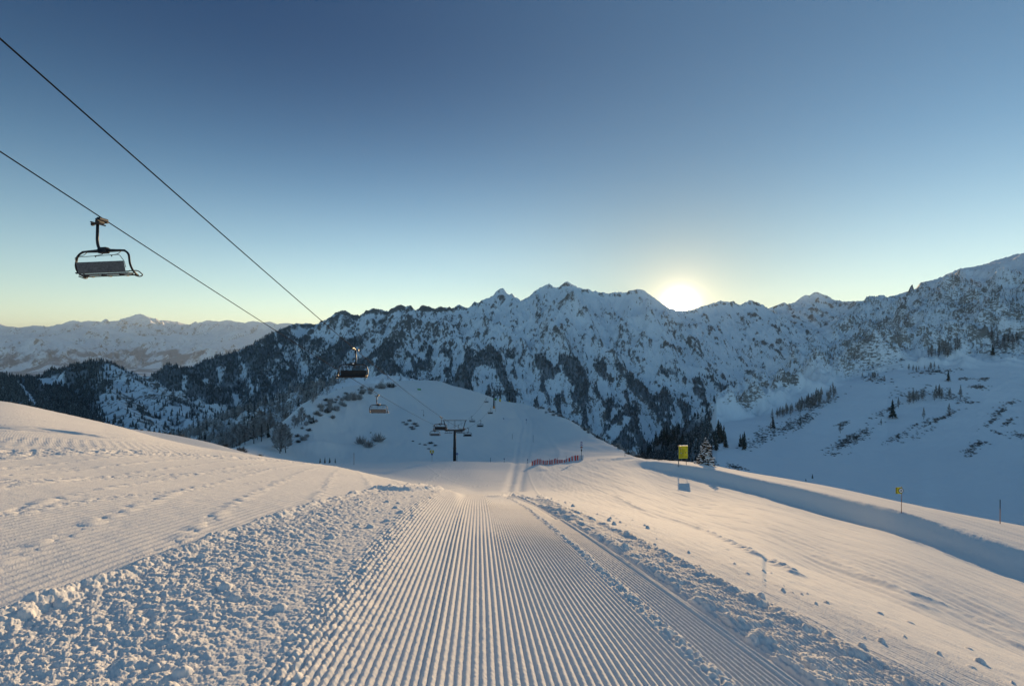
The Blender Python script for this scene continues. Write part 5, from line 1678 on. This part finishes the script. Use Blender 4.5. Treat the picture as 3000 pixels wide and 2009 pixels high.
# trees at the left foot of the round hill
r7 = random.Random(17)
for i in range(46):
    u = r7.uniform(640, 838); y = r7.uniform(128, 205)
    x = (u-CX)/F*y
    b = float(base_z(np.array([x]), np.array([y]))[0])
    h = r7.uniform(4.2, 8.0)*(1.15-0.3*(u < 680))
    big = u > 700
    if r7.random() < 0.86: plant('bare_tree', (x, y, b-0.2), h, 'frosty leafless tree in the wood at the left foot of the round hill' if u > 745 else 'frosty leafless tree at the outer left end of the wood below the hill', 'leafless trees at the left foot of the round hill' if u > 745 else 'leafless trees at the outer left end')
    else: plant('spruce', (x, y, b-0.2), h*0.8, 'dark conifer among the leafless trees at the left foot of the hill', 'conifers among the leafless trees')
for (u, v, hp) in [(862,1262,40),(872,1255,30),(884,1250,52),(845,1283,26),(905,1240,22),(925,1180,24),(915,1195,34)]:
    p = on_snow(u, v); plant('bare_tree', p, hp/F*p[1], 'leafless bush-like tree on the left flank of the round hill', 'small trees on the left flank of the hill')
p = on_snow(918, 1250); plant('spruce', p, 22/F*p[1], 'small dark spruce low on the left flank of the round hill')

# shrubs as single things
SH = [mesh_np('shrub', *T_shrub(520+i, 150, 0.62), M_frost, False, {'tone': np.random.default_rng(i).uniform(0, 1, 600)}) for i in range(3)]
SHD = [mesh_np('shrub', *T_shrub(530+i, 120, 0.45), M_scrub, False, {'tone': np.random.default_rng(i).uniform(0, 1, 480)}) for i in range(3)]
def shrub(u, v, wpx, label, group=None, dark=False, y=None, hs=1.0):
    p = on_snow(u, v) if y is None else on_snow(u, y=y)
    o = link(bpy.data.objects.new('shrub', rt.choice(SHD if dark else SH))); s = wpx/F*p[1]
    o.location = p; o.scale = (s, s, s*hs); o.rotation_euler = (0, 0, rt.uniform(0, 6.28)); tag(o, label, 'shrub', group)
shrub(1057, 1306, 36, 'left of the three big leafless shrubs in the middle of the hill', hs=1.2)
shrub(1080, 1312, 40, 'middle and lowest of the three big leafless shrubs on the hill')
shrub(1108, 1300, 46, 'right and widest of the three big leafless shrubs on the hill', hs=1.1)
for (u, v, w) in [(1018,1177,34),(1036,1172,38),(1052,1168,28),(1024,1165,30),(1062,1155,22),(1086,1150,24),(1120,1143,26),(1146,1140,30),(1138,1133,18),(968,1190,26),(955,1182,20),(1000,1200,24),(960,1220,30),(985,1214,28),(1010,1206,18),(940,1208,26),(930,1225,22),(975,1236,18),(905,1268,20),(890,1290,26),(874,1300,20),(900,1282,18)]:
    shrub(u, v, w, 'frosty leafless shrub in the scrub along the left crest of the round hill', 'shrubs along the left crest of the hill', dark=(w % 10 == 0), hs=1.25)
for (u, v, w) in [(1190,1255,20),(1205,1262,18),(1215,1250,22),(1182,1248,14),(1200,1243,18),(1222,1258,16),(1210,1268,20),(1086,1272,8),(1210,1300,10),(1245,1310,14),(1262,1306,20),(1275,1312,14),(1230,1306,10),(1256,1320,12)]:
    shrub(u, v, w, 'dark low shrub half buried on the small hump left of the first pylon', 'half buried shrubs on the small hump', dark=True, hs=0.8)
r8 = random.Random(5)
for i in range(46):
    t = r8.random(); u = 880+230*t+r8.uniform(-12, 12); v = float(np.interp(u, [860, 900, 960, 1020, 1110, 1150], [1290, 1225, 1190, 1150, 1132, 1128]))+r8.uniform(0, 42)*(1-0.6*t)
    shrub(u, v, r8.uniform(8, 19), 'small twiggy shrub on the rough left flank of the hill, '+('lower down' if t < 0.4 else 'near the crest'), 'small shrubs on the rough left flank, '+('lower down' if t < 0.4 else 'near the crest'), dark=r8.random() < 0.3, hs=r8.uniform(0.9, 1.5))
for i in range(64):
    t = i/63
    u = 1575+300*t+r8.uniform(-5, 5); y = float(np.interp(u, [1575, 1700, 1800, 1900], [318, 245, 185, 138]))*r8.uniform(0.93, 1.06)
    pt = ('upper', 'middle', 'lower')[min(2, int(t*3))]
    shrub(u, None, r8.uniform(9, 20)*(0.75+0.5*t), 'snowy shrub along the %s third of the right rim of the round hill' % pt, 'shrubs along the %s right rim of the hill' % pt, dark=r8.random() < 0.4, y=y, hs=r8.uniform(0.9, 1.5))
for i in range(16):
    u = 1680+210*r8.random(); y = float(np.interp(u, [1575, 1700, 1800, 1900], [330, 262, 200, 145]))
    p = on_snow(u, y=y); plant('spruce', p, r8.uniform(10, 20)/F*y, 'young spruce just over the right rim of the round hill', 'young spruces over the right rim')
for (u, y, w) in [(1868,128,26),(1880,127,30),(1895,126,22),(1925,112,18),(1940,112,16),(1975,108,20)]:
    shrub(u, None, w, 'snow-dusted shrub behind the piste rim left of the yellow board', 'shrubs behind the rim left of the board', dark=True, y=y, hs=1.3)
for (u, y, w) in [(2082,100,24),(2096,102,20),(2108,106,22),(2122,108,16),(2970,52,16),(2985,52,20),(3005,52,22),(2952,52,8)]:
    shrub(u, None, w, 'dark shrub just behind the sunlit rim on the right', 'dark shrubs behind the sunlit rim', dark=True, y=y, hs=1.2)
for (u, y, w) in [(415,71,10),(496,73,14),(530,74,22),(545,75,12),(600,78,10),(660,80,26),(705,80,34),(718,82,20),(761,92,20),(794,97,14)]:
    shrub(u, None, w, 'dark shrub capped with snow on the low rim beyond the sunlit left slope', 'shrubs on the low rim beyond the left slope', dark=True, y=y, hs=1.1)
for (u, w) in [(938,9),(952,12),(966,10),(982,8)]:
    p = on_snow(u, y=118); plant('spruce', p, (w+6)/F*118, 'tiny conifer tip over the shaded road bank, left of the first pylon', 'tiny conifers over the road bank')

# ---------------------------------------------------------------- the snow-laden spruce beside the board
def laden_spruce():
    y = 86.0; p = on_snow(2067, y=y); p.z = row_z(1364, y)
    root = empty('snow_laden_spruce', p)
    tag(root, 'single spruce heavy with snow at the piste rim right of the yellow board', 'spruce')
    H = 4.75
    t = MB(); t.tube([(0, 0, -0.8), (0, 0, H*0.5), (0, 0, H*0.97)], [0.13, 0.08, 0.015], 8); t.build('trunk', M_bark, root)
    rr = random.Random(8); cv = []; cf = []; sn = MB()
    tiers = 15
    for k in range(tiers):
        tt = k/(tiers-1); z = 0.30+tt*(H-0.45)
        R = 1.75*(1-tt)**0.72*rr.uniform(0.85, 1.12)+0.10
        if k < 3: R *= 1.1
        nb = int(15-9*tt)
        for j in range(nb):
            a = 6.283*(j+rr.uniform(-.35, .35))/nb+k; c, s = math.cos(a), math.sin(a)
            L = R*rr.uniform(0.72, 1.12)
            if c < -0.3 and k < 4: L *= 1.15
            dz = -0.30*L*rr.uniform(0.7, 1.3)
            for q in range(12):                      # needles along the bough
                f_ = (q+1)/12; w = 0.16*L*(1.1-f_)+0.05
                x0, y0, z0 = c*L*f_, s*L*f_, z+dz*f_*f_
                b = len(cv)
                cv += [(x0-s*w-c*0.1, y0+c*w-s*0.1, z0-0.10*rr.random()), (x0+c*0.06, y0+s*0.06, z0+0.03), (x0+s*w-c*0.1, y0-c*w-s*0.1, z0-0.10*rr.random()), (x0, y0, z0-0.16*rr.uniform(.5, 1.2))]
                cf += [(b, b+1, b+2), (b, b+1, b+3)]
            for q in range(2 if L > 0.8 else 1):     # a pad of snow resting on it
                f_ = rr.uniform(0.55, 0.92)-0.3*q
                x0, y0, z0 = c*L*f_, s*L*f_, z+dz*f_*f_+0.07
                if rr.random() < 0.62:
                    sz = 0.07+0.11*L*rr.uniform(0.7, 1.2)
                    sn.blob((x0, y0, z0), (sz*1.25, sz, sz*0.42), k*100+j*3+q, 7, 4, amp=0.2)
    sn.blob((0, 0, H*0.97), (0.10, 0.10, 0.14), 5, 7, 4)
    cr = link(bpy.data.objects.new('crown', mesh_np('crown', np.array(cv), np.array(cf), M_darkneedle, False)), root)
    sn.build('snow_load', M_snowcap, root, True)
M_darkneedle = noise_mat('laden_spruce_needles', (0.030, 0.024, 0.018), (0.060, 0.048, 0.034), 3, 0.9)
laden_spruce()
print('trees', count['n'])
HAZE = 2.0e-5
# ---------------------------------------------------------------- air
def haze_box(density):
    import bmesh
    bm = bmesh.new()
    x0, x1, y0, y1, z0, z1 = -62000, 62000, -62000, 62000, -760, 1400
    vs = [bm.verts.new((x, y, z)) for x in (x0, x1) for y in (y0, y1) for z in (z0, z1)]
    for q in ((0,1,3,2),(4,6,7,5),(0,4,5,1),(2,3,7,6),(0,2,6,4),(1,5,7,3)):
        bm.faces.new([vs[i] for i in q])
    me = bpy.data.meshes.new('haze'); bm.to_mesh(me); bm.free()
    m = bpy.data.materials.new('haze_air'); m.use_nodes = True
    nt = m.node_tree; nt.nodes.clear()
    o = nt.nodes.new('ShaderNodeOutputMaterial'); v = nt.nodes.new('ShaderNodeVolumePrincipled')
    v.inputs['Color'].default_value = (0.72, 0.87, 1.0, 1); v.inputs['Density'].default_value = density
    v.inputs['Anisotropy'].default_value = 0.3
    nt.links.new(v.outputs[0], o.inputs['Volume'])
    me.materials.append(m)
    ob = link(bpy.data.objects.new('haze', me)); ob['kind'] = 'stuff'
if HAZE: haze_box(HAZE)
